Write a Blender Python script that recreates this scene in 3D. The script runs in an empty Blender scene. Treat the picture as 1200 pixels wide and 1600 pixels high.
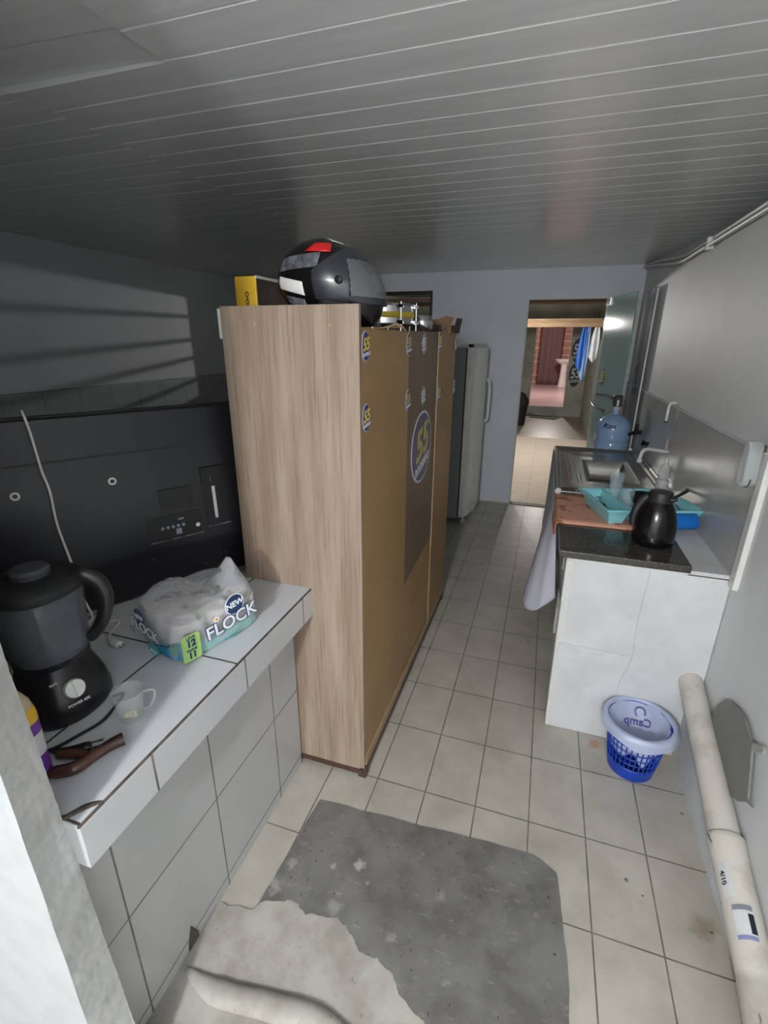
import bpy, bmesh, math, random
from mathutils import Vector, Matrix, Euler, noise
random.seed(7)
SC = bpy.context.scene
COL = SC.collection
PI = math.pi

# ---------------------------------------------------------------- camera
cd = bpy.data.cameras.new('camera'); cam = bpy.data.objects.new('camera', cd); COL.objects.link(cam)
cd.sensor_fit = 'VERTICAL'; cd.sensor_height = 36.0; cd.lens = 748.4/1600*36.0
cd.clip_start = 0.02; cd.clip_end = 100
R = (Matrix.Rotation(.316, 4, 'Z') @ Matrix.Rotation(-.342, 4, 'X') @ Matrix.Rotation(-.005, 4, 'Y')
     @ Matrix.Rotation(PI/2, 4, 'X'))
cam.matrix_world = Matrix.Translation((.484, -1.4188, 1.7046)) @ R
SC.camera = cam

# ---------------------------------------------------------------- world, lamps, exposure
W = bpy.data.worlds.new('world'); SC.world = W; W.use_nodes = True
W.node_tree.nodes['Background'].inputs[0].default_value = (.55, .62, .7, 1)
W.node_tree.nodes['Background'].inputs[1].default_value = .05
def lamp(name, loc, power, col, r):
    l = bpy.data.lights.new(name, 'POINT'); l.energy = power; l.color = col; l.shadow_soft_size = r
    o = bpy.data.objects.new(name, l); COL.objects.link(o); o.location = loc
    return o
lamp('front_room_bulb', (.22, -3.1, 2.12), 172, (.985, .99, 1.0), .07)
lamp('back_hall_bulb', (-.36, 6.37, 1.965), 85, (1.0, .97, .93), .035)
lamp('yard_fill_light', (.6, 14.2, 2.7), 160, (1.0, .94, .90), .06)  # added fill light without a visible lamp, brightens the yard
SC.view_settings.view_transform = 'Standard'; SC.view_settings.look = 'None'
SC.view_settings.gamma = 1; SC.view_settings.use_curve_mapping = False
SC.view_settings.exposure = 0.31

# ---------------------------------------------------------------- materials
def srgb(r, g, b):
    f = lambda c: (c/12.92 if c <= .04045 else ((c+.055)/1.055)**2.4)
    return (f(r/255), f(g/255), f(b/255), 1)
def new_mat(name):
    m = bpy.data.materials.new(name); m.use_nodes = True
    nt = m.node_tree; return m, nt, nt.nodes['Principled BSDF']
def setp(b, **k):
    for n, v in k.items():
        b.inputs[n.replace('_', ' ')].default_value = v
def mix(nt, fac, a, b):
    n = nt.nodes.new('ShaderNodeMix'); n.data_type = 'RGBA'
    for s, v in ((0, fac), (6, a), (7, b)):
        if hasattr(v, 'is_output'): nt.links.new(v, n.inputs[s])
        else: n.inputs[s].default_value = v
    return n.outputs[2]
def coord(nt, scale=(1, 1, 1), kind='Object'):
    t = nt.nodes.new('ShaderNodeTexCoord'); m = nt.nodes.new('ShaderNodeMapping')
    m.inputs['Scale'].default_value = scale
    nt.links.new(t.outputs[kind], m.inputs[0]); return m.outputs[0]
def nz(nt, vec, scale, detail=4, rough=.55, lo=.4, hi=.6):
    n = nt.nodes.new('ShaderNodeTexNoise'); n.inputs['Scale'].default_value = scale
    n.inputs['Detail'].default_value = detail; n.inputs['Roughness'].default_value = rough
    nt.links.new(vec, n.inputs['Vector'])
    r = nt.nodes.new('ShaderNodeMapRange'); r.inputs[1].default_value = lo; r.inputs[2].default_value = hi
    nt.links.new(n.outputs['Fac'], r.inputs[0]); return r.outputs[0]
def bump(nt, b, h, strength, dist=.002):
    n = nt.nodes.new('ShaderNodeBump'); n.inputs['Strength'].default_value = strength
    n.inputs['Distance'].default_value = dist
    nt.links.new(h, n.inputs['Height']); nt.links.new(n.outputs[0], b.inputs['Normal'])
def mth(nt, op, a, b=None):
    n = nt.nodes.new('ShaderNodeMath'); n.operation = op
    for i, v in enumerate((a, b)):
        if v is None: continue
        if hasattr(v, 'is_output'): nt.links.new(v, n.inputs[i])
        else: n.inputs[i].default_value = v
    return n.outputs[0]
def flat(name, c, rough=.5, metal=0, c2=None, scale=8, lo=.4, hi=.62, bmp=0, bscale=60, stretch=(1, 1, 1), **k):
    m, nt, b = new_mat(name)
    setp(b, Roughness=rough, Metallic=metal, Base_Color=c, **k)
    v = coord(nt, stretch)
    if c2: nt.links.new(mix(nt, nz(nt, v, scale, 6, .6, lo, hi), c, c2), b.inputs['Base Color'])
    else:
        c3 = tuple(x*.93 for x in c[:3])+(1,)
        nt.links.new(mix(nt, nz(nt, v, 14, 3, .5, .45, .6), c, c3), b.inputs['Base Color'])
    if bmp: bump(nt, b, nz(nt, v, bscale, 4, .6, 0, 1), bmp)
    return m
def tiles(name, c, c2, grout, sizes, offs, axes, gw=.003, rough=.3, stain=None, bstr=.3, **k):
    """rectangular tiles laid in object space; axes = two of 'XYZ'"""
    m, nt, b = new_mat(name); setp(b, Roughness=rough, **k)
    v = coord(nt); sep = nt.nodes.new('ShaderNodeSeparateXYZ'); nt.links.new(v, sep.inputs[0])
    ds, ids = [], []
    for a, s, o in zip(axes, sizes, offs):
        t = mth(nt, 'DIVIDE', mth(nt, 'SUBTRACT', sep.outputs[a], o), s)
        ids.append(mth(nt, 'FLOOR', t))
        fr = mth(nt, 'FRACT', t)
        d = mth(nt, 'MULTIPLY', mth(nt, 'MINIMUM', fr, mth(nt, 'SUBTRACT', 1.0, fr)), s)
        ds.append(d)
    d = mth(nt, 'MINIMUM', ds[0], ds[1])
    r = nt.nodes.new('ShaderNodeMapRange'); r.inputs[1].default_value = gw*.35; r.inputs[2].default_value = gw*.75
    nt.links.new(d, r.inputs[0]); mask = r.outputs[0]
    col = mix(nt, nz(nt, v, 5, 6, .65, .38, .66), c, c2)
    # small per tile tint
    cmb = nt.nodes.new('ShaderNodeCombineXYZ'); nt.links.new(ids[0], cmb.inputs[0]); nt.links.new(ids[1], cmb.inputs[1])
    wn = nt.nodes.new('ShaderNodeTexWhiteNoise'); nt.links.new(cmb.outputs[0], wn.inputs['Vector'])
    col = mix(nt, mth(nt, 'MULTIPLY', wn.outputs[0], .25), col, c2)
    if stain: col = mix(nt, mth(nt, 'MULTIPLY', nz(nt, v, 2.3, 5, .7, .56, .8), .6), col, stain)
    gcol = mix(nt, nz(nt, v, 9, 3, .5, .35, .65), grout, tuple(min(1, x*2.0) for x in grout[:3])+(1,))
    nt.links.new(mix(nt, mask, gcol, col), b.inputs['Base Color'])
    bump(nt, b, mask, bstr, .002)
    return m
def wood(name, c, c2, c3, axis=2, rough=.45, s=1.0):
    m, nt, b = new_mat(name); setp(b, Roughness=rough)
    st = [14*s, 14*s, 14*s]; st[axis] = 1.1*s
    v = coord(nt, st)
    a = mix(nt, nz(nt, v, 1.3, 8, .62, .36, .64), c, c2)
    st2 = [60*s, 60*s, 60*s]; st2[axis] = 2.2*s
    v2 = coord(nt, st2)
    nt.links.new(mix(nt, mth(nt, 'MULTIPLY', nz(nt, v2, 1.6, 5, .6, .52, .68), .55), a, c3), b.inputs['Base Color'])
    return m
def clear(name, col, rough=.05, alpha=None, trans=1.0, ior=1.45):
    m, nt, b = new_mat(name); setp(b, Base_Color=col, Roughness=rough, Transmission_Weight=trans, IOR=ior)
    if alpha is not None: setp(b, Alpha=alpha)
    return m
def film(name, col, rough, alpha):
    m, nt, b = new_mat(name); setp(b, Base_Color=col, Roughness=rough, Alpha=alpha, IOR=1.5); return m

M = {}
M['paint'] = flat('wall_paint', srgb(214, 216, 217), .55, c2=srgb(209, 211, 213), scale=3, bmp=.06, bscale=25)
M['paint_back'] = flat('back_wall_paint', srgb(210, 214, 220), .6, c2=srgb(204, 209, 215), scale=2.2, bmp=.05, bscale=25)
M['plaster'] = flat('rough_white_plaster', srgb(222, 223, 221), .6, c2=srgb(204, 206, 204), scale=9, bmp=.9, bscale=28, stretch=(1, 1.0, 2.2))
M['whitewash'] = flat('whitewashed_masonry', srgb(208, 210, 211), .6, c2=srgb(196, 198, 199), scale=5, bmp=.25, bscale=18)
M['worn'] = flat('worn_whitewash', srgb(206, 206, 203), .7, c2=srgb(120, 114, 106), scale=10, lo=.55, hi=.72, bmp=.6, bscale=22)
M['ceiling'] = flat('pvc_ceiling', srgb(226, 228, 229), .22, c2=srgb(218, 221, 222), scale=2, stretch=(1, 12, 1))
bump_m = M['ceiling'].node_tree
bump(bump_m, bump_m.nodes['Principled BSDF'], nz(bump_m, coord(bump_m, (.5, 90, 1)), 1.5, 2, .5, 0, 1), .12, .001)
M['floor'] = tiles('floor_tiles', srgb(184, 180, 170), srgb(164, 160, 149), srgb(88, 82, 74), (.2, .3136), (0, 0), (0, 1), .0042, .33, stain=srgb(150, 143, 130))
M['hall_floor'] = tiles('hall_floor_tiles', srgb(222, 208, 188), srgb(212, 197, 176), srgb(160, 145, 125), (.45, .45), (.42, 3.88), (0, 1), .006, .6)
M['hall_floor2'] = flat('hall_far_floor', srgb(166, 150, 134), .35, c2=srgb(150, 136, 122), scale=2)
M['side_tiles'] = tiles('counter_side_tiles', srgb(186, 187, 186), srgb(180, 181, 180), srgb(90, 86, 81), (.34, .34), (-.045, .045), (1, 2), .0045, .22)
M['top_tiles'] = tiles('counter_top_tiles', srgb(206, 210, 215), srgb(201, 205, 210), srgb(66, 60, 56), (.356, .5), (-.25, -.48), (0, 1), .0055, .13)
M['edge_tiles'] = tiles('counter_edge_tiles', srgb(194, 196, 198), srgb(189, 191, 193), srgb(104, 94, 86), (.356, 2), (-.305, .2), (1, 2), .005, .16)
M['splash'] = tiles('splash_tiles', srgb(182, 184, 181), srgb(177, 179, 177), srgb(130, 131, 129), (.56, .62), (.94, .21), (1, 2), .003, .24)
M['wall_tiles'] = tiles('left_wall_tiles', srgb(176, 183, 184), srgb(168, 175, 177), srgb(100, 104, 104), (.3, .45), (0, 0), (1, 2), .004, .2)
M['brown_gap'] = flat('brown_grout', srgb(98, 86, 77), .8, c2=srgb(64, 55, 49), scale=30, bmp=.5)
M['concrete'] = flat('dark_concrete', srgb(118, 117, 113), .6, c2=srgb(96, 94, 90), scale=6, bmp=.5, bscale=35)
def blob(nt, base, v, c, r, col, amt=1.0, edge=.5):
    d = nt.nodes.new('ShaderNodeVectorMath'); d.operation = 'DISTANCE'; nt.links.new(v, d.inputs[0]); d.inputs[1].default_value = c
    q = mth(nt, 'ADD', d.outputs['Value'], mth(nt, 'MULTIPLY', nz(nt, v, 1.1/r, 4, .6, .3, .7), r*.9))
    mr = nt.nodes.new('ShaderNodeMapRange'); mr.inputs[1].default_value = r*1.5; mr.inputs[2].default_value = r*(1.5-edge); nt.links.new(q, mr.inputs[0])
    return mix(nt, mth(nt, 'MULTIPLY', mr.outputs[0], amt), base, col)
nt = M['floor'].node_tree; b = nt.nodes['Principled BSDF']; cur = b.inputs['Base Color'].links[0].from_socket; vv = coord(nt)
for c_, r_, col_, am in (((1.13, -.19, 0), .05, srgb(120, 98, 72), .6), ((.865, .475, 0), .035, srgb(176, 128, 80), .8), ((.921, -.112, 0), .010, srgb(50, 45, 40), .9), ((.966, -.15, 0), .005, srgb(50, 45, 40), .9),
                         ((1.16, .22, 0), .009, srgb(90, 84, 76), .8), ((1.15, -.197, 0), .006, srgb(50, 42, 36), .9), ((.55, 1.2, 0), .012, srgb(60, 54, 48), .8)):
    cur = blob(nt, cur, vv, c_, r_, col_, am, .9)
nt.links.new(cur, b.inputs['Base Color'])
nt = M['concrete'].node_tree; b = nt.nodes['Principled BSDF']; cur = b.inputs['Base Color'].links[0].from_socket
cur = mix(nt, mth(nt, 'MULTIPLY', nz(nt, coord(nt, (1, 2.5, 1)), 17, 7, .7, .58, .72), .7), cur, srgb(160, 157, 150))
for c_, r_, am in (((.055, -.352, 0), .022, .9), ((-.03, -.385, 0), .012, .7), ((.10, -.40, 0), .010, .6), ((-.17, -.42, 0), .022, .5), ((-.19, -.50, 0), .03, .5), ((.34, -.36, 0), .02, .35), ((.02, -.50, 0), .03, .4), ((.22, -.52, 0), .02, .4)):
    cur = blob(nt, cur, coord(nt), c_, r_, srgb(172, 169, 162), am, .7)
cur = mix(nt, nz(nt, coord(nt, (1.4, 1, 1)), 42, 2, .5, .68, .74), cur, srgb(70, 66, 62))
nt.links.new(cur, b.inputs['Base Color'])
M['cement'] = flat('light_cement', srgb(172, 169, 161), .75, c2=srgb(148, 144, 136), scale=7, bmp=.7, bscale=30)
nt = M['cement'].node_tree; b = nt.nodes['Principled BSDF']; cur = b.inputs['Base Color'].links[0].from_socket
nt.links.new(mix(nt, nz(nt, coord(nt), 45, 5, .7, .62, .75), cur, srgb(110, 106, 100)), b.inputs['Base Color'])
M['oak'] = wood('oak_laminate', srgb(164, 147, 131), srgb(138, 119, 102), srgb(104, 86, 72))
M['hardboard'] = flat('brown_hardboard', srgb(162, 130, 88), .45, c2=srgb(154, 122, 80), scale=3)
M['hardboard_dark'] = flat('dark_hardboard', srgb(116, 94, 76), .42, c2=srgb(108, 87, 70), scale=3)
M['hardboard_edge'] = flat('hardboard_edge', srgb(168, 142, 112), .5)
M['dark_wood'] = wood('dark_base_wood', srgb(86, 62, 50), srgb(66, 46, 38), srgb(48, 34, 30), axis=1)
M['black'] = flat('black_plastic', srgb(24, 24, 27), .28)
M['black_matte'] = flat('black_matte_plastic', srgb(30, 31, 34), .55)
M['tv'] = flat('tv_back_plastic', srgb(27, 28, 33), .42, bmp=.05, bscale=300)
M['tv_dark'] = flat('tv_recess', srgb(16, 17, 20), .5)
M['gloss_black'] = flat('gloss_black', srgb(15, 14, 16), .2)
M['steel'] = flat('stainless_steel', srgb(176, 174, 168), .3, 1.0, bmp=.05, bscale=60, stretch=(1, 8, 1))
M['chrome'] = flat('chrome', srgb(214, 214, 216), .15, 1.0)
M['granite'] = flat('dark_granite', srgb(62, 58, 53), .16, c2=srgb(104, 97, 88), scale=90, lo=.5, hi=.75)
M['white'] = flat('white_plastic', srgb(222, 222, 218), .35)
M['white_metal'] = flat('white_enamel', srgb(240, 240, 236), .22)
M['pipe'] = flat('dirty_white_pvc', srgb(200, 196, 187), .45, c2=srgb(164, 158, 147), scale=7, lo=.5, hi=.72)
nt = M['pipe'].node_tree; b = nt.nodes['Principled BSDF']; cur = b.inputs['Base Color'].links[0].from_socket
nt.links.new(mix(nt, nz(nt, coord(nt, (1, .35, 1)), 26, 3, .6, .66, .72), cur, srgb(96, 90, 84)), b.inputs['Base Color'])
M['frame'] = flat('dark_frame', srgb(30, 26, 25), .4)
M['fridge_side'] = flat('fridge_side_grey', srgb(136, 138, 140), .45)
M['gasket'] = flat('fridge_gasket', srgb(28, 28, 30), .6)
M['terracotta'] = flat('terracotta_rubber', srgb(214, 158, 134), .55, c2=srgb(162, 100, 70), scale=11, lo=.54, hi=.62)
M['teal'] = flat('teal_plastic', srgb(136, 206, 214), .3)
M['blue'] = flat('bright_blue_plastic', srgb(26, 116, 206), .3)
M['basket'] = flat('blue_basket_plastic', srgb(22, 62, 166), .35)
M['liner'] = film('thin_bag_film', srgb(190, 200, 226), .35, .8)
M['yellow'] = flat('yellow_card', srgb(226, 182, 48), .5)
M['photo'] = flat('dark_printed_card', srgb(52, 38, 32), .35, c2=srgb(96, 86, 72), scale=9)
M['card'] = flat('cardboard', srgb(128, 98, 72), .75, c2=srgb(112, 84, 60), scale=5)
M['card_dark'] = flat('dark_cardboard_flap', srgb(78, 56, 44), .75)
M['red'] = flat('red_gloss', srgb(206, 34, 34), .2)
M['grey_gloss'] = flat('grey_gloss', srgb(112, 112, 118), .2, c2=srgb(70, 70, 78), scale=30)
M['visor_frame'] = flat('smoked_visor_edge', srgb(44, 47, 53), .25)
M['visor'] = film('smoked_visor', srgb(112, 118, 120), .06, .60)
M['sticker_blue'] = flat('sticker_blue', srgb(44, 48, 132), .35)
M['sticker_yellow'] = flat('sticker_yellow', srgb(226, 200, 60), .35)
M['sticker_white'] = flat('sticker_white', srgb(206, 206, 218), .35)
M['sticker_fade'] = flat('faded_sticker_blue', srgb(72, 74, 112), .35)
M['sticker_fade_y'] = flat('faded_sticker_yellow', srgb(184, 172, 92), .35)
M['sticker_silver'] = flat('silver_sticker', srgb(150, 154, 160), .22, .4)
M['ink'] = flat('dark_ink', srgb(28, 30, 46), .5)
M['jug'] = film('blue_jug_plastic', srgb(152, 184, 222), .15, .84)
M['clearp'] = film('clear_plastic', srgb(222, 226, 228), .08, .17)
M['glass'] = film('clear_glass', srgb(205, 222, 228), .04, .15)
M['glass_door'] = film('greenish_glass', srgb(176, 204, 204), .10, .55)
M['glass_edge'] = flat('glass_edge_green', srgb(110, 170, 168), .15)
M['frost'] = film('pale_glass', srgb(176, 184, 186), .2, .45)
M['cloth'] = flat('white_floral_cloth', srgb(204, 206, 220), .8, c2=srgb(176, 158, 186), scale=13, lo=.60, hi=.68)
M['purple'] = flat('purple_label', srgb(108, 52, 150), .35)
M['softener'] = flat('beige_translucent_bottle', srgb(198, 182, 150), .3)
M['green'] = flat('green_bottle', srgb(48, 92, 44), .25)
M['brownwood'] = flat('glossy_brown_wood', srgb(84, 54, 44), .22, c2=srgb(58, 38, 34), scale=14)
M['sponge'] = flat('yellow_sponge', srgb(206, 182, 62), .9)
M['paper'] = flat('white_paper', srgb(228, 224, 216), .85)
M['cream'] = flat('cream_crumbs', srgb(226, 214, 176), .6)
M['beam'] = wood('rough_beam_wood', srgb(176, 148, 116), srgb(140, 112, 84), srgb(94, 70, 52), axis=0, rough=.7)
M['beam_dark'] = wood('dark_beam_wood', srgb(116, 90, 70), srgb(92, 70, 54), srgb(60, 44, 34), axis=0, rough=.7)
M['metal_roof'] = flat('metal_roof_sheet', srgb(140, 130, 122), .4, .2, c2=srgb(104, 92, 84), scale=3)
M['hall_wall'] = flat('hall_plaster', srgb(176, 178, 168), .8, c2=srgb(150, 152, 142), scale=3, bmp=.4, bscale=12)
M['brick'] = tiles('pink_brick', srgb(206, 156, 138), srgb(188, 134, 116), srgb(196, 178, 164), (.4, .25), (0, 0), (0, 2), .03, .8)
M['pinkfloor'] = flat('pink_floor', srgb(214, 182, 182), .3, c2=srgb(202, 168, 170), scale=2)
M['rubber'] = flat('dark_rubber', srgb(44, 36, 34), .8)
M['flag_blue'] = flat('flag_blue', srgb(60, 120, 214), .8)
M['flag_white'] = flat('flag_white', srgb(222, 226, 232), .8)
M['skyblue'] = flat('flag_pale_blue', srgb(150, 184, 230), .8)
M['bedcloth'] = flat('purple_brown_cloth', srgb(124, 98, 100), .8)
M['grey_shape'] = flat('flat_grey_shape', srgb(122, 122, 116), .5)
M['tab'] = film('clear_tab', srgb(190, 190, 184), .25, .55)
M['label_grey'] = flat('grey_label', srgb(128, 132, 146), .5)
M['label_white'] = flat('label_white', srgb(206, 208, 208), .5)

# ---------------------------------------------------------------- mesh helpers
def bm_new(): return bmesh.new()
def add_box(bm, x0, x1, y0, y1, z0, z1, mtx=None):
    vs = [bm.verts.new((x, y, z)) for z in (z0, z1) for y in (y0, y1) for x in (x0, x1)]
    if mtx: [setattr(v, 'co', mtx @ v.co) for v in vs]
    for f in ((0, 2, 3, 1), (4, 5, 7, 6), (0, 1, 5, 4), (2, 6, 7, 3), (0, 4, 6, 2), (1, 3, 7, 5)):
        bm.faces.new([vs[i] for i in f])
    return vs
def frame_of(d, up=Vector((0, 0, 1))):
    d = d.normalized()
    if abs(d.dot(up)) > .98: up = Vector((1, 0, 0))
    a = d.cross(up).normalized(); return a, a.cross(d).normalized()
def smooth_pts(pts, n=6):
    P = [Vector(p) for p in pts]
    if len(P) < 3: return P
    out = []
    for i in range(len(P)-1):
        p0 = P[max(i-1, 0)]; p1 = P[i]; p2 = P[i+1]; p3 = P[min(i+2, len(P)-1)]
        for k in range(n):
            t = k/n
            out.append(.5*((2*p1)+(-p0+p2)*t+(2*p0-5*p1+4*p2-p3)*t*t+(-p0+3*p1-3*p2+p3)*t**3))
    out.append(P[-1]); return out
def add_tube(bm, pts, r, seg=12, smooth=0, cap=True, squash=1.0):
    P = smooth_pts(pts, smooth) if smooth else [Vector(p) for p in pts]
    n = len(P); rs = r if isinstance(r, (list, tuple)) else [r]*n
    if len(rs) != n:
        rs = [rs[min(int(i/(n-1)*(len(rs)-1)), len(rs)-2)]*(1-((i/(n-1)*(len(rs)-1)) % 1 if i < n-1 else 1)) +
              rs[min(int(i/(n-1)*(len(rs)-1)), len(rs)-2)+1]*((i/(n-1)*(len(rs)-1)) % 1 if i < n-1 else 1) for i in range(n)]
    a, b = frame_of(P[1]-P[0]); rings = []
    for i, p in enumerate(P):
        d = (P[min(i+1, n-1)]-P[max(i-1, 0)]).normalized()
        a = (a-d*a.dot(d)).normalized(); b = d.cross(a)
        rings.append([bm.verts.new(p+(a*math.cos(t)+b*math.sin(t)*squash)*rs[i]) for t in (2*PI*k/seg for k in range(seg))])
    for i in range(n-1):
        for k in range(seg):
            bm.faces.new((rings[i][k], rings[i][(k+1) % seg], rings[i+1][(k+1) % seg], rings[i+1][k]))
    if cap:
        bm.faces.new(rings[0][::-1]); bm.faces.new(rings[-1])
    return rings
def add_lathe(bm, prof, c=(0, 0, 0), seg=32, sx=1, sy=1, rot=0, mtx=None, cap0=False, cap1=False):
    rings = []
    for r, z in prof:
        ring = []
        for k in range(seg):
            t = 2*PI*k/seg
            x, y = r*math.cos(t)*sx, r*math.sin(t)*sy
            x, y = x*math.cos(rot)-y*math.sin(rot), x*math.sin(rot)+y*math.cos(rot)
            v = Vector((c[0]+x, c[1]+y, c[2]+z))
            if mtx: v = mtx @ v
            ring.append(bm.verts.new(v))
        rings.append(ring)
    for i in range(len(rings)-1):
        for k in range(seg):
            bm.faces.new((rings[i][k], rings[i][(k+1) % seg], rings[i+1][(k+1) % seg], rings[i+1][k]))
    if cap0: bm.faces.new(rings[0][::-1])
    if cap1: bm.faces.new(rings[-1])
    return rings
def add_prism(bm, poly, ext, fn):
    """poly = 2D outline; fn(u, v, w) -> 3D point; extruded from w=ext[0] to ext[1]"""
    a = [bm.verts.new(fn(u, v, ext[0])) for u, v in poly]; b = [bm.verts.new(fn(u, v, ext[1])) for u, v in poly]
    n = len(poly)
    bm.faces.new(a[::-1]); bm.faces.new(b)
    for i in range(n): bm.faces.new((a[i], a[(i+1) % n], b[(i+1) % n], b[i]))
def add_grid(bm, nu, nv, fn, wrap=False):
    g = [[bm.verts.new(fn(i/(nu-1) if not wrap else i/nu, j/(nv-1))) for j in range(nv)] for i in range(nu)]
    for i in range(nu if wrap else nu-1):
        for j in range(nv-1):
            bm.faces.new((g[i][j], g[(i+1) % nu][j], g[(i+1) % nu][j+1], g[i][j+1]))
    return g
def obj(name, bm, mat, parent=None, smooth=False, bevel=0, solid=0, sub=0, loc=None):
    """mesh built in world coordinates; stored relative to its parent's location"""
    bmesh.ops.recalc_face_normals(bm, faces=bm.faces)
    off = Vector((0, 0, 0))
    if parent is not None:
        q = parent
        while q is not None: off += q.location; q = q.parent
    elif loc is not None: off = Vector(loc)
    bmesh.ops.translate(bm, vec=-off, verts=bm.verts)
    me = bpy.data.meshes.new(name); bm.to_mesh(me); bm.free()
    o = bpy.data.objects.new(name, me); COL.objects.link(o)
    if parent is not None: o.parent = parent
    elif loc is not None: o.location = loc
    for m_ in (mat if isinstance(mat, (list, tuple)) else [mat]): me.materials.append(m_)
    if smooth:
        for p in me.polygons: p.use_smooth = True
    if bevel:
        b_ = o.modifiers.new('bevel', 'BEVEL'); b_.width = bevel; b_.segments = 2; b_.limit_method = 'ANGLE'; b_.angle_limit = math.radians(50)
    if solid:
        s_ = o.modifiers.new('solid', 'SOLIDIFY'); s_.thickness = solid; s_.offset = 0
    if sub:
        s_ = o.modifiers.new('sub', 'SUBSURF'); s_.levels = sub; s_.render_levels = sub
    if smooth and not sub:
        try: me.set_sharp_from_angle(angle=math.radians(42))
        except Exception: pass
    return o
def tag(o, label, cat, group=None, kind=None):
    o['label'] = label; o['category'] = cat
    if group: o['group'] = group
    if kind: o['kind'] = kind
    return o
def thing(name, loc, label, cat, group=None):
    e = bpy.data.objects.new(name, None); COL.objects.link(e); e.location = loc; e.empty_display_size = .05
    return tag(e, label, cat, group)
def struct(o): o['kind'] = 'structure'; return o
def boxo(name, x0, x1, y0, y1, z0, z1, mat, parent=None, bevel=0, mtx=None, loc=None):
    bm = bm_new(); add_box(bm, x0, x1, y0, y1, z0, z1, mtx); return obj(name, bm, mat, parent, bevel=bevel, loc=loc)
def text(s, size, mtx, mat, parent, name='lettering', bold=.0, shear=0, sx=1.0, depth=.0004, warp=None):
    c = bpy.data.curves.new('t', 'FONT'); c.body = s; c.size = size; c.extrude = depth; c.offset = bold
    c.align_x = 'CENTER'; c.align_y = 'CENTER'; c.shear = shear; c.resolution_u = 3
    t = bpy.data.objects.new('t', c); COL.objects.link(t)
    dg = bpy.context.evaluated_depsgraph_get(); me = bpy.data.meshes.new_from_object(t.evaluated_get(dg))
    bpy.data.objects.remove(t)
    bm = bm_new(); bm.from_mesh(me); bpy.data.meshes.remove(me)
    if warp: bmesh.ops.subdivide_edges(bm, edges=[e for e in bm.edges if e.calc_length() > size*.25], cuts=2)
    for v in bm.verts:
        p = Vector((v.co.x*sx, v.co.y, v.co.z))
        v.co = warp(p) if warp else mtx @ p
    return obj(name, bm, mat, parent)
def plane_mtx(origin, u, v):
    u = Vector(u).normalized(); v = Vector(v); v = (v-u*v.dot(u)).normalized(); n = u.cross(v)
    return Matrix(((u.x, v.x, n.x, origin[0]), (u.y, v.y, n.y, origin[1]), (u.z, v.z, n.z, origin[2]), (0, 0, 0, 1)))

CEIL = 2.37
# ================================================================ SETTING
struct(boxo('floor', -3.1, 1.45, -4.6, 3.86, -.10, 0, M['floor']))
def patch(name, pts, z, mat, rag=.005, seg=14):
    out = []
    n = len(pts)
    for i in range(n):
        a = Vector(pts[i]+(0,)); b_ = Vector(pts[(i+1) % n]+(0,))
        for k in range(seg):
            p = a.lerp(b_, k/seg); nn = noise.noise_vector(p*18)*rag+noise.noise_vector(p*75)*rag*.6
            out.append((p.x+nn.x, p.y+nn.y))
    bm = bm_new(); add_prism(bm, out, (-.002, z), lambda u, v, w: (u, v, w))
    return struct(obj(name, bm, mat))
patch('floor_patch_concrete', [(-.185, -.165), (.62, -.125), (.70, -.165), (.728, -.42), (.735, -1.3), (-.33, -1.3), (-.215, -.62)], .004, M['concrete'])
patch('floor_patch_cement', [(-.335, -.62), (-.24, -.585), (-.13, -.525), (-.05, -.545), (.06, -.53), (.14, -.585), (.24, -.60), (.30, -.66), (.38, -.68), (.42, -1.2), (-.335, -1.2)], .0055, M['cement'], .013, 16)
# raised ragged plaster strip and hole at the foot of the tiled counter
bm = bm_new()
add_tube(bm, [(-.315, -.78, .006), (-.2, -.80, .012), (-.05, -.78, .01), (.10, -.77, .012), (.25, -.80, .004)], [.006, .03, .032, .035, .03], 10, 5, squash=.55)
struct(obj('floor_patch_ridge', bm, M['cement'], smooth=True))
# front room floor continues (same tiles); hall floor
struct(boxo('floor_hall', -3.1, 1.45, 3.86, 8.1, -.10, 0.0, M['hall_floor']))
struct(boxo('floor_hall_far', -3.1, 1.45, 8.1, 11.17, -.10, 0.0, M['hall_floor2']))

# ceiling: long PVC boards running across the room
def boards(name, x0, x1, y0, y1, z, pitch=.1325, phase=-.147):
    bm = bm_new(); g = .0032
    ys = []; k = math.ceil((y0-phase)/pitch-1)
    while phase+k*pitch < y1+pitch:
        y = phase+k*pitch
        ys += [(y-.004, 0), (y-.002, g), (y+.002, g), (y+.0045, 0)]
        k += 1
    ys = [(y, h) for y, h in ys if y0 < y < y1]
    ys = [(y0, 0)]+ys+[(y1, 0)]
    a = [bm.verts.new((x0, y, z+h)) for y, h in ys]; c = [bm.verts.new((x1, y, z+h)) for y, h in ys]
    for i in range(len(ys)-1): bm.faces.new((a[i], a[i+1], c[i+1], c[i]))
    t = [bm.verts.new(p) for p in ((x0, y0, z+.03), (x1, y0, z+.03), (x1, y1, z+.03), (x0, y1, z+.03))]
    bm.faces.new(t)
    bm.faces.new([t[0], t[1], c[0], a[0]]); bm.faces.new([t[3], t[2], c[-1], a[-1]][::-1])
    bm.faces.new([t[0]]+a+[t[3]]); bm.faces.new([t[1]]+c+[t[2]])
    return struct(obj(name, bm, M['ceiling']))
boards('ceiling', -.53, 1.46, -4.6, 3.9, CEIL)
boards('ceiling_middle', -1.065, -.53, -.139, 3.9, CEIL)
boards('ceiling_far_left', -3.1, -1.065, -.139, 3.9, CEIL+.002, phase=-.10)
bm = bm_new()      # raised, slightly sagging end boards on the near left
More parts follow.
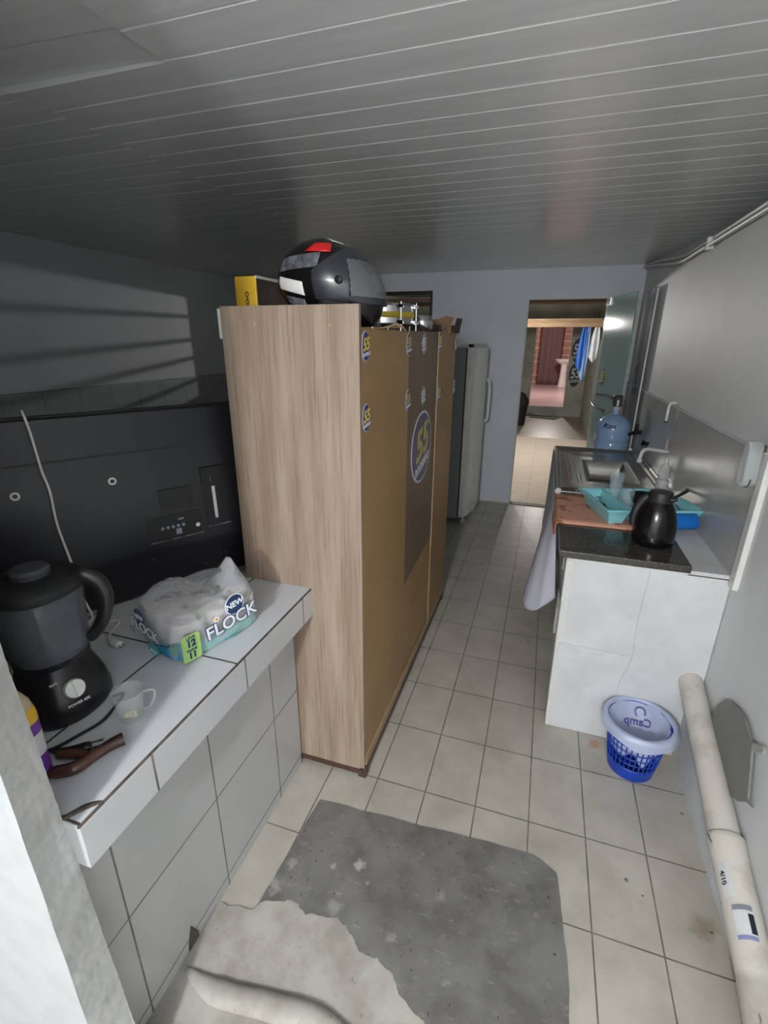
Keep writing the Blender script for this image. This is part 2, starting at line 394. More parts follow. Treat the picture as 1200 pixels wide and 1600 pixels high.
for (ya, yb) in ((-.139, -.279), (-.279, -.42), (-.42, -4.6)):
    z0, z1 = CEIL+.022, CEIL+.007
    v = [(-1.2, ya-.004, z0+.002), (-.528, ya-.004, z1), (-.528, yb+.004, z1), (-1.2, yb+.004, z0+.002)]
    vs = [bm.verts.new(p) for p in v]+[bm.verts.new((p[0], p[1], p[2]+.02)) for p in v]
    for f in ((3, 2, 1, 0), (4, 5, 6, 7), (0, 1, 5, 4), (1, 2, 6, 5), (2, 3, 7, 6), (3, 0, 4, 7)): bm.faces.new([vs[i] for i in f])
struct(obj('ceiling_raised_boards', bm, M['ceiling']))
struct(boxo('ceiling_upper', -3.1, 1.46, -4.6, 3.9, CEIL+.045, CEIL+.09, M['paint']))
struct(boxo('ceiling_front_left', -3.1, -1.2, -4.6, -.139, CEIL+.006, CEIL+.026, M['ceiling']))

# right wall: tiled/painted lower part vertical, upper part leaning outwards, boxed out near the back corner
bm = bm_new()
XR = 1.235
YS = (-4.6, 2.38, 3.88); TZ = (2.213, 2.213, 2.372)
r0 = [bm.verts.new((XR, y, 0)) for y in YS]; r1 = [bm.verts.new((XR, y, z)) for y, z in zip(YS, TZ)]
for i in (0, 1): bm.faces.new((r0[i], r0[i+1], r1[i+1], r1[i]))
o = obj('wall_right', bm, M['paint']); struct(o)
bm = bm_new()   # lining strip from the wall head up to the ceiling
r1 = [bm.verts.new((XR, y, z)) for y, z in zip(YS, TZ)]; r2 = [bm.verts.new((x, y, CEIL+.012)) for y, x in zip(YS, (1.43, 1.43, 1.25))]
for i in (0, 1): bm.faces.new((r1[i], r1[i+1], r2[i+1], r2[i]))
struct(obj('ceiling_side_strip', bm, M['ceiling']))
struct(boxo('wall_right_backing', 1.47, 1.60, -4.6, 3.88, -.1, CEIL+.09, M['paint']))
struct(boxo('wall_left', -3.12, -3.0, -1.0, 3.9, 0, CEIL+.02, M['paint_back']))
struct(boxo('wall_left_tiles', -3.0, -2.992, -1.0, 3.88, 0, 1.355, M['wall_tiles']))
# back wall with window hole (x -2.28..-.73, z 1.36..2.2) and door hole (x .24..1.235?, z 0..2.1)
bm = bm_new()
Y0, Y1 = 3.88, 4.0
for (x0, x1, z0, z1) in ((-3.1, -2.28, 0, 2.4), (-2.28, -.73, 0, 1.36), (-2.28, -.73, 2.2, 2.4), (-.73, .235, 0, 2.4), (.235, 1.24, 2.10, 2.4)):
    add_box(bm, x0, x1, Y0, Y1, z0, z1)
struct(obj('wall_back', bm, M['paint_back']))
struct(boxo('wall_back_post', .955, 1.24, 3.90, 4.0, 0, 2.10, M['plaster']))
struct(boxo('trim_1', .222, .237, 3.872, 4.004, 0, 2.105, M['whitewash']))
struct(boxo('trim_2', .235, .955, 3.84, 3.93, 0.0, .006, flat('worn_threshold', srgb(120, 112, 100), .6)))
# window grille in the back wall
wf = bm_new()
for (x0, x1, z0, z1) in ((-2.28, -.73, 2.165, 2.2), (-2.28, -.73, 1.36, 1.385), (-2.28, -2.255, 1.385, 2.165), (-.757, -.73, 1.385, 2.165)):
    add_box(wf, x0, x1, 3.87, 3.93, z0, z1)
win = struct(obj('window_1', wf, M['frame'], loc=(-1.5, 3.9, 1.36)))
bars = bm_new()
for zz in (2.078, 1.94, 1.786, 1.662, 1.508):
    add_box(bars, -2.256, -.756, 3.89, 3.912, zz-.013, zz+.013)
obj('window_bars', bars, M['frame'], win)

# near left brick pier with rough plaster (end of the partition between front room and kitchen)
bm = bm_new()
def pier(u, v):
    return None
NU, NV = 12, 60
def face_grid(p0, p1, z0, z1, nu, nv, amp):
    def fn(u, v):
        p = Vector(p0).lerp(Vector(p1), u); q = Vector((p.x, p.y, z0+(z1-z0)*v))
        e = amp*(noise.noise(q*9)*.6+noise.noise(Vector((q.x*20+q.z*30, q.y*55-q.z*30, q.z*70+q.y*60)))*.55)
        return q+Vector((1, 0, 0))*e if p0[1] != p1[1] else q+Vector((0, -1, 0))*e
    add_grid(bm, nu, nv, fn)
PL = lambda z: -.065*max(z, 0)*.9
face_grid((-.240, -.985, 0), (-.240, -1.075, 0), 0, 2.36, 26, 260, .004)
for v in bm.verts: v.co.x += PL(v.co.z)*max(0, min(1, (v.co.y+1.075)/.09))
face_grid((-.240, -1.075, 0), (-.9, -1.09, 0), 0, 2.36, 10, 40, .004)
add_box(bm, -.9, -.40, -1.070, -.985, 0, 2.36); add_prism(bm, [(-.41, 0), (-.243, 0), (-.243+PL(2.36), 2.36), (-.41, 2.36)], (-1.03, -.985), lambda u, v, y: (u, y, v))
bmesh.ops.remove_doubles(bm, verts=bm.verts, dist=.0004)
pw = struct(obj('wall_partition_pier', bm, [M['plaster'], flat('smooth_front_dimmed', srgb(164, 167, 169), .5)], smooth=True))  # front face colour darkened to offset the front bulb's strong light
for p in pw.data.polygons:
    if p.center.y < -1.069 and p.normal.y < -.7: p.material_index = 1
struct(boxo('wall_partition', -3.1, -.88, -1.075, -1.0, 0, 2.36, M['plaster']))
struct(boxo('wall_front', -3.1, 1.6, -4.72, -4.6, 0, 2.46, M['paint']))
struct(boxo('wall_front_left', -2.2, -2.1, -4.6, -1.09, 0, 2.36, M['paint']))
# curb under the drain pipe
bm = bm_new()
def curbsec(y):
    h = max(.02, .05+.24*(y+.15)/.7) if y > -.05 else max(.025, .085+.15*(y+.05))
    return h
ys = [-1.4, -.8, -.45, -.3, -.1, 0, .2, .4, .56]
prev = None
for y in ys:
    h = curbsec(y); x = 1.186+noise.noise(Vector((3, y*6, 0)))*.004
    ring = [bm.verts.new(p) for p in ((1.245, y, 0), (x, y, 0), (x+.004, y, h*.75), (x+.018, y, h), (1.245, y, h))]
    if prev:
        for k in range(4): bm.faces.new((prev[k], prev[k+1], ring[k+1], ring[k]))
    prev = ring
struct(obj('trim_3', bm, M['whitewash'], smooth=True))

# right wall splash tiles, white edge trim
struct(boxo('wall_right_splash', 1.222, 1.236, .515, 3.86, .86, 1.345, M['splash']))
struct(boxo('wall_right_splash_ledge', 1.218, 1.245, .515, 3.3, 1.345, 1.352, M['whitewash']))
struct(boxo('trim_4', 1.216, 1.236, .470, .516, .845, 1.35, M['white'], bevel=.003))

# ================================================================ HALL BEYOND THE DOOR
struct(boxo('wall_hall_right', 1.34, 1.46, 4.0, 11.17, 0, 1.75, M['hall_wall']))
struct(boxo('wall_hall_left', -3.12, -3.0, 3.9, 11.2, 0, 2.9, M['hall_wall']))
bm = bm_new()
for (x0, x1, z0, z1) in ((-3.1, .13, 0, 2.5), (.93, 1.46, 0, 2.5), (.13, .93, 0, .22), (.13, .93, 2.08, 2.5)):
    add_box(bm, x0, x1, 11.17, 11.3, z0, z1)
struct(obj('wall_hall_end', bm, M['hall_wall']))
struct(boxo('floor_yard', -2.5, 3.5, 11.3, 19, .12, .2, M['pinkfloor']))
struct(boxo('wall_yard', -2.5, 3.5, 18.9, 19.1, .2, 3.0, M['brick']))
struct(boxo('ceiling_yard', -2.5, 3.5, 11.17, 19, 2.9, 3.0, M['metal_roof']))
struct(boxo('wall_yard_left', -2.6, -2.5, 11.2, 19, 0, 3, M['brick']))
struct(boxo('wall_yard_right', 3.5, 3.6, 11.2, 19, 0, 3, M['brick']))
bm = bm_new()
def roof(u, v):
    x = -3.1+4.7*u; y = 4.0+7.3*v
    return (x, y, 2.32+.06*(y-4)+.012*math.sin(x*2*PI/.18))
add_grid(bm, 160, 3, roof)
struct(obj('ceiling_hall', bm, M['metal_roof'], smooth=True, solid=.004))
struct(boxo('ceiling_yard_lintel', -3.1, 3.5, 11.17, 11.3, 2.5, 3.0, M['hall_wall']))
struct(boxo('wall_hall_right_upper', 1.46, 1.5, 4, 11.2, 0, 3, M['hall_wall']))
tag(boxo('roof_beam', -3.0, 1.34, 4.25, 4.33, 2.075, 2.16, M['beam_dark'], bevel=.004, loc=(0, 4.3, 2.1)), 'dark wooden roof beam just beyond the top of the doorway', 'beam')
tag(boxo('roof_beam', -3.0, 1.46, 7.45, 7.55, 1.94, 2.07, M['beam'], bevel=.004, loc=(0, 7.5, 2.0)), 'pale wooden cross beam farther back in the hall, above the hanging towel', 'beam')
for i, (x, lab) in enumerate(((.33, 'left one of two short rafters seen through the doorway under the metal roof'), (.83, 'right one of two short rafters seen through the doorway under the metal roof'))):
    bm = bm_new(); add_box(bm, x-.025, x+.025, -1.6, 1.6, -.05, .05, Matrix.Translation((0, 5.95, 2.33)) @ Matrix.Rotation(math.atan(.06), 4, 'X'))
    tag(obj('rafter', bm, M['beam'], loc=(x, 5.95, 2.33)), lab, 'rafter', 'rafters over the hall')
tag(boxo('doormat', -.30, .30, -.2, .2, 0.0, .012, M['rubber'], mtx=Matrix.Translation((.53, 10.8, 0)) @ Matrix.Rotation(-.35, 4, 'Z'), loc=(.53, 10.8, 0)), 'dark doormat on the hall floor in front of the far doorway', 'doormat')
# trash bin far left
t = thing('waste_bin', (.0, 9.5, 0), 'dark waste bin with grey bag standing by the left edge of the doorway', 'bin')
bm = bm_new(); add_lathe(bm, [(.12, 0), (.16, .45), (.165, .5)], (0.0, 9.5, 0), 20, cap0=True); obj('bin_body', bm, M['black_matte'], t, smooth=True)
bm = bm_new(); add_lathe(bm, [(.16, .42), (.178, .50), (.16, .56), (.1, .65), (.03, .70)], (0.0, 9.5, 0), 14, cap1=True); obj('bin_bag', bm, M['rubber'], t, smooth=True)
# towel / flag hanging in the hall
t = thing('hanging_towel', (1.02, 7.6, 1.1), 'blue and white towel hanging from the beam in the hall', 'towel')
def towel(name, xs, z0, z1, m, y):
    bm = bm_new()
    def fn(u, v):
        x = xs[0]+(xs[1]-xs[0])*u; cx = (xs[0]+xs[1])/2+.05*(1-v)*0; w = .35+.65*math.sin(min(1, (1-v)*1.3)*PI/2)
        return (cx+(x-cx)*w+.03*v, y+.02*math.sin(u*9+v*3), z0+(z1-z0)*v+.18*abs(u-.6)*(1-v))
    add_grid(bm, 12, 14, fn); return obj(name, bm, m, t, smooth=True, solid=.005)
towel('blue_stripe', (.911, 1.007), 1.24, 2.03, M['flag_blue'], 7.585)
towel('pale_stripe', (.98, 1.075), 1.08, 2.03, M['skyblue'], 7.60)
t2 = thing('hanging_cloth', (1.16, 7.6, 1.3), 'white and grey cloth hanging right of the blue towel in the hall', 'cloth')
t = t2
towel('cloth_fold', (1.09, 1.22), 1.38, 2.03, M['flag_white'], 7.59)
# things in the yard beyond
for x, lab in ((.55, 'white pedestal basin standing in the pink yard beyond the hall'),):
    t = thing('pedestal_basin', (1.0, 17.5, .2), lab, 'basin')
    bm = bm_new(); add_lathe(bm, [(.16, 0), (.12, .3), (.10, .7), (.12, .78)], (1.02, 17.5, .2), 16, cap0=True); obj('pedestal', bm, M['white_metal'], t, smooth=True)
    bm = bm_new(); add_lathe(bm, [(.1, .76), (.24, .86), (.28, .95), (.25, .95), (.1, .88)], (1.02, 17.5, .2), 20, sx=1.2, cap1=True); obj('bowl', bm, M['white_metal'], t, smooth=True)
bm = bm_new(); add_grid(bm, 14, 12, lambda u, v: (.15+.75*u, 18.2+.05*math.sin(u*14), .2+2.3*v)); 
tag(obj('curtain', bm, M['bedcloth'], smooth=True, solid=.01, loc=(.5, 18.2, .75)), 'dark mauve curtain in front of the brick wall beyond the hall', 'curtain')

# ================================================================ STICKER
def sticker(parent, c, ru, rv, u, v, disc, rim, num, txt, tilt=0, name='sticker', shear=.25, word='RODRIGO'):
    m = plane_mtx(c, u, v) @ Matrix.Rotation(tilt, 4, 'Z')
    def oval(k, w0, w1, mat, nm, par):
        bm = bm_new(); n = 36
        add_prism(bm, [(ru*k*math.cos(2*PI*i/n), rv*k*math.sin(2*PI*i/n)) for i in range(n)], (w0, w1), lambda a, b_, w: m @ Vector((a, b_, w)))
        return obj(nm, bm, mat, par)
    s = oval(1.0, 0, .0010, rim, name, parent)
    oval(.93, .001, .0016, disc, 'sticker_face', s)
    text('55', rv*1.15, m @ Matrix.Translation((0, rv*.10, .0022)) @ Matrix.Rotation(.12, 4, 'Z'), num, s, 'sticker_number', bold=rv*.03, shear=shear, sx=min(1.25, ru/rv*1.5))
    text(word, rv*.34, m @ Matrix.Translation((0, -rv*.52, .0022)) @ Matrix.Rotation(.12, 4, 'Z'), txt, s, 'sticker_name', bold=rv*.01, shear=shear, sx=min(1.0, ru/rv*1.35))
    return s
for (z, n) in ((1.523, 0), (.977, 1)):
    t = thing('oval_sticker', (1.10, 11.165, z), 'dark oval number sticker on the far hall wall, %s one of the pair' % ('upper', 'lower')[n], 'sticker')
    sticker(t, (1.10, 11.168, z), .13, .27, (1, 0, 0), (0, 0, 1), M['ink'], M['frame'], M['label_white'], M['label_white'])

# ================================================================ WARDROBE (seen from its end and back)
w = thing('wardrobe', (-.29, .77, 0), 'tall wood-grain wardrobe standing mid-room, brown hardboard back facing the aisle', 'wardrobe')
boxo('side_panel', -.525, -.053, -.020, -.002, .045, 1.807, M['oak'], w, bevel=.001)
boxo('side_panel', -.525, -.053, 1.55, 1.568, .045, 1.75, M['oak'], w, bevel=.001)
boxo('top_panel', -.52, -.057, -.002, 1.55, 1.715, 1.735, M['oak'], w)
boxo('door_panel', -.535, -.515, .0, .77, .08, 1.70, M['oak'], w)['label'] = 'wardrobe front, turned away'
boxo('door_panel', -.535, -.515, .775, 1.55, .08, 1.70, M['oak'], w)
bp = boxo('back_panel', -.062, -.054, -.001, .535, .075, 1.742, M['hardboard'], w); bp['label'] = 'light brown hardboard sheet'
bm = bm_new(); add_prism(bm, [(.53, 1.745), (.53, .075), (1.10, .075), (1.10, 1.75)], (-.060, -.0555), lambda u, v, x: (x, u, v)); obj('back_panel', bm, M['hardboard'], w)
bm = bm_new(); add_prism(bm, [(.535, .617), (1.07, .655), (1.085, 1.748), (.535, 1.743)], (-.0555, -.0535), lambda u, v, x: (x, u, v))
obj('back_patch', bm, M['hardboard_dark'], w)['label'] = 'darker brown middle sheet'
boxo('back_panel', -.058, -.050, 1.09, 1.56, .075, 1.752, M['hardboard'], w)
bm = bm_new(); add_box(bm, -.051, -.047, 1.078, 1.094, .60, 1.70); obj('edge_strip', bm, M['hardboard_edge'], w)
boxo('bottom_strip', -.054, -.049, -.0, 1.56, .055, .10, M['hardboard_edge'], w)
boxo('base_rail', -.075, -.048, -.02, 1.56, .022, .056, M['dark_wood'], w, bevel=.003)
boxo('base_rail', -.525, -.06, -.024, .0, .022, .046, M['dark_wood'], w, bevel=.003)
for (x, y) in ((-.065, .0), (-.065, 1.53), (-.50, .0), (-.50, 1.53)):
    boxo('foot', x-.018, x+.018, y-.018, y+.018, 0, .026, M['dark_wood'], w, bevel=.004)
for x, z in ((-.40, 1.755), (-.145, 1.75)):
    bm = bm_new(); add_lathe(bm, [(.0045, 0), (.004, .002)], (0, 0, 0), 10, cap0=True, cap1=True, mtx=Matrix.Translation((x, -.020, z)) @ Matrix.Rotation(PI/2, 4, 'X')); obj('screw_cap', bm, M['hardboard_edge'], w)
boxo('white_edge_tape', -.533, -.524, -.022, -.001, 1.71, 1.80, M['white'], w)
Uy, Uz = (0, 1, 0), (0, 0, 1)
for (y, z, rim, disc, num) in ((.036, 1.690, 'sticker_white', 'sticker_blue', 'sticker_yellow'), (.036, 1.473, 'sticker_white', 'sticker_blue', 'sticker_yellow'),
                               (.532, 1.694, 'sticker_white', 'sticker_fade', 'sticker_fade_y'), (.535, 1.475, 'sticker_white', 'sticker_fade', 'sticker_fade_y'),
                               (.785, 1.696, 'sticker_silver', 'sticker_silver', 'label_white'), (.80, 1.468, 'sticker_silver', 'sticker_silver', 'label_white'),
                               (1.095, 1.705, 'sticker_white', 'sticker_blue', 'sticker_yellow'), (1.12, 1.455, 'sticker_white', 'sticker_blue', 'sticker_yellow'),
                               (1.545, 1.70, 'sticker_silver', 'sticker_white', 'label_grey'), (1.545, 1.45, 'sticker_silver', 'sticker_white', 'label_grey')):
    x = -.0535 if y < .5 else (-.0530 if y < 1.08 else -.0465)
    sticker(w, (x, y, z), .034, .045, Uy, Uz, M[disc], M[rim], M[num], M['sticker_white'])
s = sticker(w, (-.0530, .80, 1.228), .195, .172, Uy, Uz, M['sticker_fade'], M['sticker_white'], M['sticker_fade_y'], M['sticker_white'], tilt=.1)
s['label'] = 'large faded oval sticker with number 55'

# ---- things on top of the wardrobe (top at z=1.735)
t = thing('yellow_box', (-.53, .25, 1.735), 'yellow carton with a dark printed side lying on the wardrobe, left of the helmet', 'box')
bm = bm_new(); add_box(bm, -.575, -.492, .15, .42, 1.735, 1.912); obj('carton', bm, M['yellow'], t, bevel=.002)
boxo('printed_side', -.492, -.4905, .156, .418, 1.737, 1.905, M['photo'], t)
text('CHOC', .018, plane_mtx((-.530, .1493, 1.838), (0, 0, -1), (1, 0, 0)), M['rubber'], t, 'side_print', bold=.0006)
boxo('white_edge', -.4925, -.4885, .15, .42, 1.905, 1.914, M['white'], t)
bm = bm_new(); add_lathe(bm, [(.0, 0), (.045, .008), (.06, .035), (.045, .06), (.0, .072)], (-.43, .22, 1.735), 20, sx=1.1)
tag(obj('dark_bundle', bm, M['black_matte'], smooth=True, loc=(-.43, .22, 1.735)), 'small black rounded bundle on the wardrobe between the yellow box and the helmet', 'bundle')

# helmet -------------------------------------------------------------
HC = Vector((-.222, .145, 1.876)); h = thing('motorcycle_helmet', (HC.x, HC.y, 1.735), 'black full-face motorcycle helmet with red and grey graphics lying on the wardrobe', 'helmet')
def hp(az, el, k=1.0):
    ce, se = math.cos(el), math.sin(el)
    cx, sx_ = math.cos(az), math.sin(az)
    wxy = abs(ce)**.80
    rx = .170 if cx > 0 else .165
    x = rx*wxy*cx; y = .125*wxy*sx_
    z = .128*se if se > 0 else .140*se
    if se < 0: x = x*(1-.10*(-se))+ (.018*(-se) if cx > 0 else .03*(-se)); y *= (1-.12*(-se))
    x += -.42*z*max(0, cx)
    p = Vector((x, y, z))*k
    return HC+p
D = math.radians
def band(az0, az1, el0, el1, k, nu=24, nv=12, th=None, elf=None):
    bm = bm_new()
    def fn(u, v):
        az = az0+(az1-az0)*u; a, b_ = (elf(az) if elf else (el0, el1))
        return hp(az, a+(b_-a)*v, k)
    add_grid(bm, nu, nv, fn); return bm
# shell: everything but the face opening
bm = bm_new()
def shell_fn(u, v): return hp(u*2*PI, D(-62)+D(152)*v)
add_grid(bm, 96, 60, shell_fn, wrap=True)
dele = []
for f in bm.faces:
    c = f.calc_center_median()-HC
    az = math.degrees(math.atan2(c.y/.125, c.x/.17)); 
    if abs(az) < 70 and -.048+abs(az)*.0002 < c.z < .070-abs(az)*.0004: dele.append(f)
bmesh.ops.delete(bm, geom=dele, context='FACES')
obj('shell', bm, M['gloss_black'], h, smooth=True, solid=.006)
obj('lining', band(0, 2*PI, D(-60), D(88), .90, 40, 20), M['rubber'], h, smooth=True)
# chin bar
bm = bm_new()
def chin(u, v):
    az = D(-86)+D(172)*u; p = hp(az, D(-20)-D(40)*v, 1.01); p.x -= .010*max(0, math.cos(az)); return p
add_grid(bm, 30, 10, chin); obj('chin_bar', bm, M['black_matte'], h, smooth=True, solid=.008)
# visor: dark frame sheet and clear smoked pane
obj('visor_frame', band(D(-88), D(88), 0, 0, 1.085, 120, 44, elf=lambda a: (D(-26)+D(10)*(1-math.cos(a))*.6, D(46)-D(38)*(abs(a)/D(92))**2.2)), M['visor_frame'], h, smooth=True)
fr = h.children[-1]
bm = bmesh.new(); bm.from_mesh(fr.data)
dele = [f for f in bm.faces if abs(math.atan2((f.calc_center_median()+h.location-HC).y/.125, (f.calc_center_median()+h.location-HC).x/.17)) < D(50)
        and -.045 < (f.calc_center_median()+h.location-HC).z < .060]
bmesh.ops.delete(bm, geom=dele, context='FACES'); bm.to_mesh(fr.data); bm.free()
fr.modifiers.new('solid', 'SOLIDIFY').thickness = .003
obj('visor_pane', band(D(-53), D(53), 0, 0, 1.082, 30, 12, elf=lambda a: (D(-19), D(37)-D(8)*(abs(a)/D(53))**2)), M['visor'], h, smooth=True)
for sy in (-1, 1):
    bm = bm_new(); p = hp(sy*D(62), D(0), 1.125); add_lathe(bm, [(.012, -.004), (.011, .004), (.004, .005)], (0, 0, 0), 16, cap1=True, mtx=Matrix.Translation(p) @ Matrix.Rotation(sy*-PI/2, 4, 'X'))
    obj('visor_pivot', bm, M['black'], h, smooth=True)
bm = bm_new(); p = hp(D(-92), D(-36), 1.05); add_lathe(bm, [(.007, -.003), (.006, .003)], (0, 0, 0), 12, cap1=True, mtx=Matrix.Translation(p) @ Matrix.Rotation(PI/2, 4, 'X')); obj('rivet', bm, M['chrome'], h, smooth=True)
def decal(nm, pts, mat, k=1.045, lab=None):
    bm = bm_new(); n = 12
    # pts: quad corners in (az, el) degrees for the -y side
    def fn(u, v):
        a = [p[0] for p in pts]; e = [p[1] for p in pts]
        az = (a[0]*(1-u)+a[1]*u)*(1-v)+(a[3]*(1-u)+a[2]*u)*v
        el = (e[0]*(1-u)+e[1]*u)*(1-v)+(e[3]*(1-u)+e[2]*u)*v
        return hp(D(az), D(el), k)
    add_grid(bm, n, n, fn); o = obj(nm, bm, mat, h, smooth=True, solid=.0012)
    if lab: o['label'] = lab
decal('graphic', [(-140, 13), (-82, 16), (-76, 36), (-140, 31)], M['grey_gloss'], lab='grey band')
decal('graphic', [(-100, 38), (-62, 36), (-52, 52), (-88, 53)], M['red'], lab='red flash')
decal('graphic', [(-45, 58), (-15, 54), (-10, 66), (-38, 70)], M['white'], 1.05, lab='white chip')
decal('reflector_sticker', [(-138, -6), (-101, -16), (-99, -1), (-134, 8)], M['white'], 1.055, 'white oblong sticker')
decal('graphic', [(-140, -40), (-106, -46), (-104, -20), (-132, -14)], M['grey_gloss'], lab='grey angular mark')
text('A', .06, plane_mtx(hp(D(-128), D(-28), 1.075), (1, 0, 0), (0, 0, 1)), M['black'], h, 'lettering', bold=.002)

# tambourine / drum, bowl, cables, cardboard box
t = thing('tambourine', (-.17, .80, 1.735), 'silver-rimmed hand drum with a yellow stripe lying behind the helmet', 'drum')
dc = (-.262, .80, 1.747)
bm = bm_new(); add_lathe(bm, [(.145, .03), (.150, .032), (.150, .108), (.145, .11), (.138, .11), (.138, .03)], dc, 48); obj('drum_shell', bm, M['chrome'], t, smooth=True)
bm = bm_new(); add_lathe(bm, [(.1515, .055), (.1515, .078)], dc, 48); obj('yellow_stripe', bm, M['sticker_yellow'], t, smooth=True, solid=.001)
bm = bm_new()
for z in (.030, .108): add_tube(bm, [(dc[0]+.155*math.cos(a*2*PI/48), dc[1]+.155*math.sin(a*2*PI/48), dc[2]+z) for a in range(49)], .0045, 8)
obj('hoop', bm, M['chrome'], t, smooth=True)
for k in range(8):
    a = k*PI/4+.1; x, y = dc[0]+.162*math.cos(a), dc[1]+.162*math.sin(a)
    bm = bm_new(); add_tube(bm, [(x, y, dc[2]-.011), (x, y, dc[2]+.118)], .0035, 8); add_box(bm, x-.01, x+.01, y-.006, y+.006, dc[2]+.028, dc[2]+.044); add_box(bm, x-.01, x+.01, y-.006, y+.006, dc[2]+.095, dc[2]+.107)
    obj('tension_rod', bm, M['chrome'], t, smooth=True)
bm = bm_new(); add_lathe(bm, [(.14, .106), (.0, .107)], dc, 48); obj('drum_head', bm, M['paper'], t, smooth=True)
bm = bm_new(); add_lathe(bm, [(.0, .0), (.03, .003), (.052, .03), (.055, .065), (.045, .085), (.0, .095)], (-.118, .990, 1.735), 28)
tag(obj('metal_lid', bm, M['chrome'], smooth=True, loc=(-.118, .990, 1.735)), 'shiny rounded metal pot lid beside the drum on the wardrobe', 'lid')
bm = bm_new()
for k in range(4):
    add_tube(bm, [(-.10, .20+.03*k, 1.742), (-.062, .28+.03*k, 1.752+.004*k), (-.052, .36+.02*k, 1.765-.003*k), (-.055, .46-.01*k, 1.752+.003*k), (-.07, .54, 1.742), (-.12, .58+.02*k, 1.742)], .0028, 8, 6)
tag(obj('beige_cable', bm, flat('beige_cable', srgb(206, 176, 140), .5), smooth=True, loc=(-.07, .35, 1.735)), 'loose beige cable loops lying at the top edge of the hardboard back', 'cable')
t = thing('cardboard_box', (-.22, 1.40, 1.735), 'brown cardboard box with black capital letters at the far end of the wardrobe', 'box')
bm = bm_new(); add_box(bm, -.30, -.035, 1.33, 1.53, 1.753, 1.79); obj('box_body', bm, M['card'], t)
bm = bm_new(); add_prism(bm, [(-.30, 1.74), (-.04, 1.74), (-.04, 1.79), (-.025, 1.828), (-.07, 1.836), (-.10, 1.822), (-.20, 1.812), (-.29, 1.80)], (1.320, 1.326), lambda u, v, y: (u, y+max(0, v-1.79)*.3, v)); obj('box_flap', bm, M['card'], t)['label'] = 'front flap with lettering'
bm = bm_new(); add_prism(bm, [(1.33, 1.75), (1.53, 1.75), (1.50, 1.83), (1.35, 1.825)], (-.032, -.028), lambda u, v, x: (x+max(0, v-1.79)*.5, u, v)); obj('box_flap', bm, M['card_dark'], t)
text('GEROGA', .040, plane_mtx((-.135, 1.3188, 1.772), (1, 0, 0), (0, 0, 1)), M['ink'], t, 'lettering', bold=.0010)

# ================================================================ FRIDGE
f = thing('refrigerator', (-.45, 3.32, 0), 'tall white refrigerator with grey sides standing behind the wardrobe', 'refrigerator')
FM = Matrix.Translation((-.215, 3.02, 0)) @ Matrix.Rotation(-.12, 4, 'Z')
def fbox(nm, x0, x1, y0, y1, z0, z1, mat, bevel=0, par=f):
    bm = bm_new(); add_box(bm, x0, x1, y0, y1, z0, z1, FM); return obj(nm, bm, mat, par, bevel=bevel)
fbox('body', -.55, 0, 0, .56, .06, 1.655, M['fridge_side'], .004)
fbox('gasket', 0, .012, .008, .552, .08, 1.64, M['gasket'])
bm = bm_new()
def fdoor(u, v):
    y = .56*u; bulge = .03*math.sin(PI*u)**.5; return None
prof = [(.012, .0), (.055, .0), (.072, .03), (.082, .12), (.086, .28), (.082, .44), (.072, .53), (.055, .56), (.012, .56)]
add_prism(bm, [(x, y) for x, y in prof], (.075, 1.66), lambda u, v, z: FM @ Vector((u, v, z)))
dr = obj('door', bm, M['white_metal'], f, smooth=True, bevel=.006)
bm = bm_new(); add_tube(bm, [FM @ Vector(p) for p in ((.084, .50, .95), (.112, .505, 1.0), (.114, .505, 1.3), (.084, .50, 1.36))], .011, 10, 4); obj('handle', bm, M['white'], dr, smooth=True)
fbox('top_cap', -.40, .05, .02, .54, 1.655, 1.69, M['white'], .006)
fbox('hinge', .02, .06, .0, .05, 1.66, 1.685, M['black'])
for c in (Vector((.035, .10, 0)), Vector((.035, .46, 0)), Vector((-.48, .1, 0)), Vector((-.48, .46, 0))):
    c = FM @ c; bm = bm_new(); add_lathe(bm, [(.022, 0), (.022, .03), (.012, .035), (.012, .085)], (c.x, c.y, 0), 14, cap0=True); obj('foot', bm, M['white'], f, smooth=True)
bm = bm_new(); add_lathe(bm, [(.012, 0), (.010, .002)], (0, 0, 0), 14, cap1=True, mtx=FM @ Matrix.Translation((.076, .12, 1.56)) @ Matrix.Rotation(PI/2, 4, 'Y')); obj('badge', bm, M['chrome'], f, smooth=True)

# ================================================================ GLASS LEAVES
t = thing('glass_door', (.93, 3.87, 0), 'tempered glass door leaf standing ajar at the right of the doorway', 'door')
th = .20
GM = Matrix.Translation((.945, 3.86, 0)) @ Matrix.Rotation(-(PI/2)+th, 4, 'Z')
bm = bm_new(); add_box(bm, .0, .74, -.004, .004, .012, 2.09, GM); obj('glass_pane', bm, M['glass_door'], t)
bm = bm_new(); add_box(bm, .740, .743, -.004, .004, .012, 2.09, GM); add_box(bm, 0, .74, -.004, .004, 2.09, 2.093, GM); obj('glass_edge', bm, M['glass_edge'], t)
bm = bm_new(); add_box(bm, .0, .10, -.012, .012, 2.03, 2.098, GM); add_box(bm, .0, .10, -.012, .012, 0.0, .07, GM); obj('pivot_clamp', bm, M['chrome'], t, bevel=.002)
bm = bm_new(); q = GM @ Vector((.33, -.022, 1.36))
dx, dy = math.cos(-(PI/2)+th), math.sin(-(PI/2)+th)
s = sticker(t, tuple(GM @ Vector((.17, -.0045, 1.40))), .07, .075, (dx, dy, 0), (0, 0, 1), M['ink'], M['frame'], M['sticker_yellow'], M['label_white'], name='sticker'); bm.free()
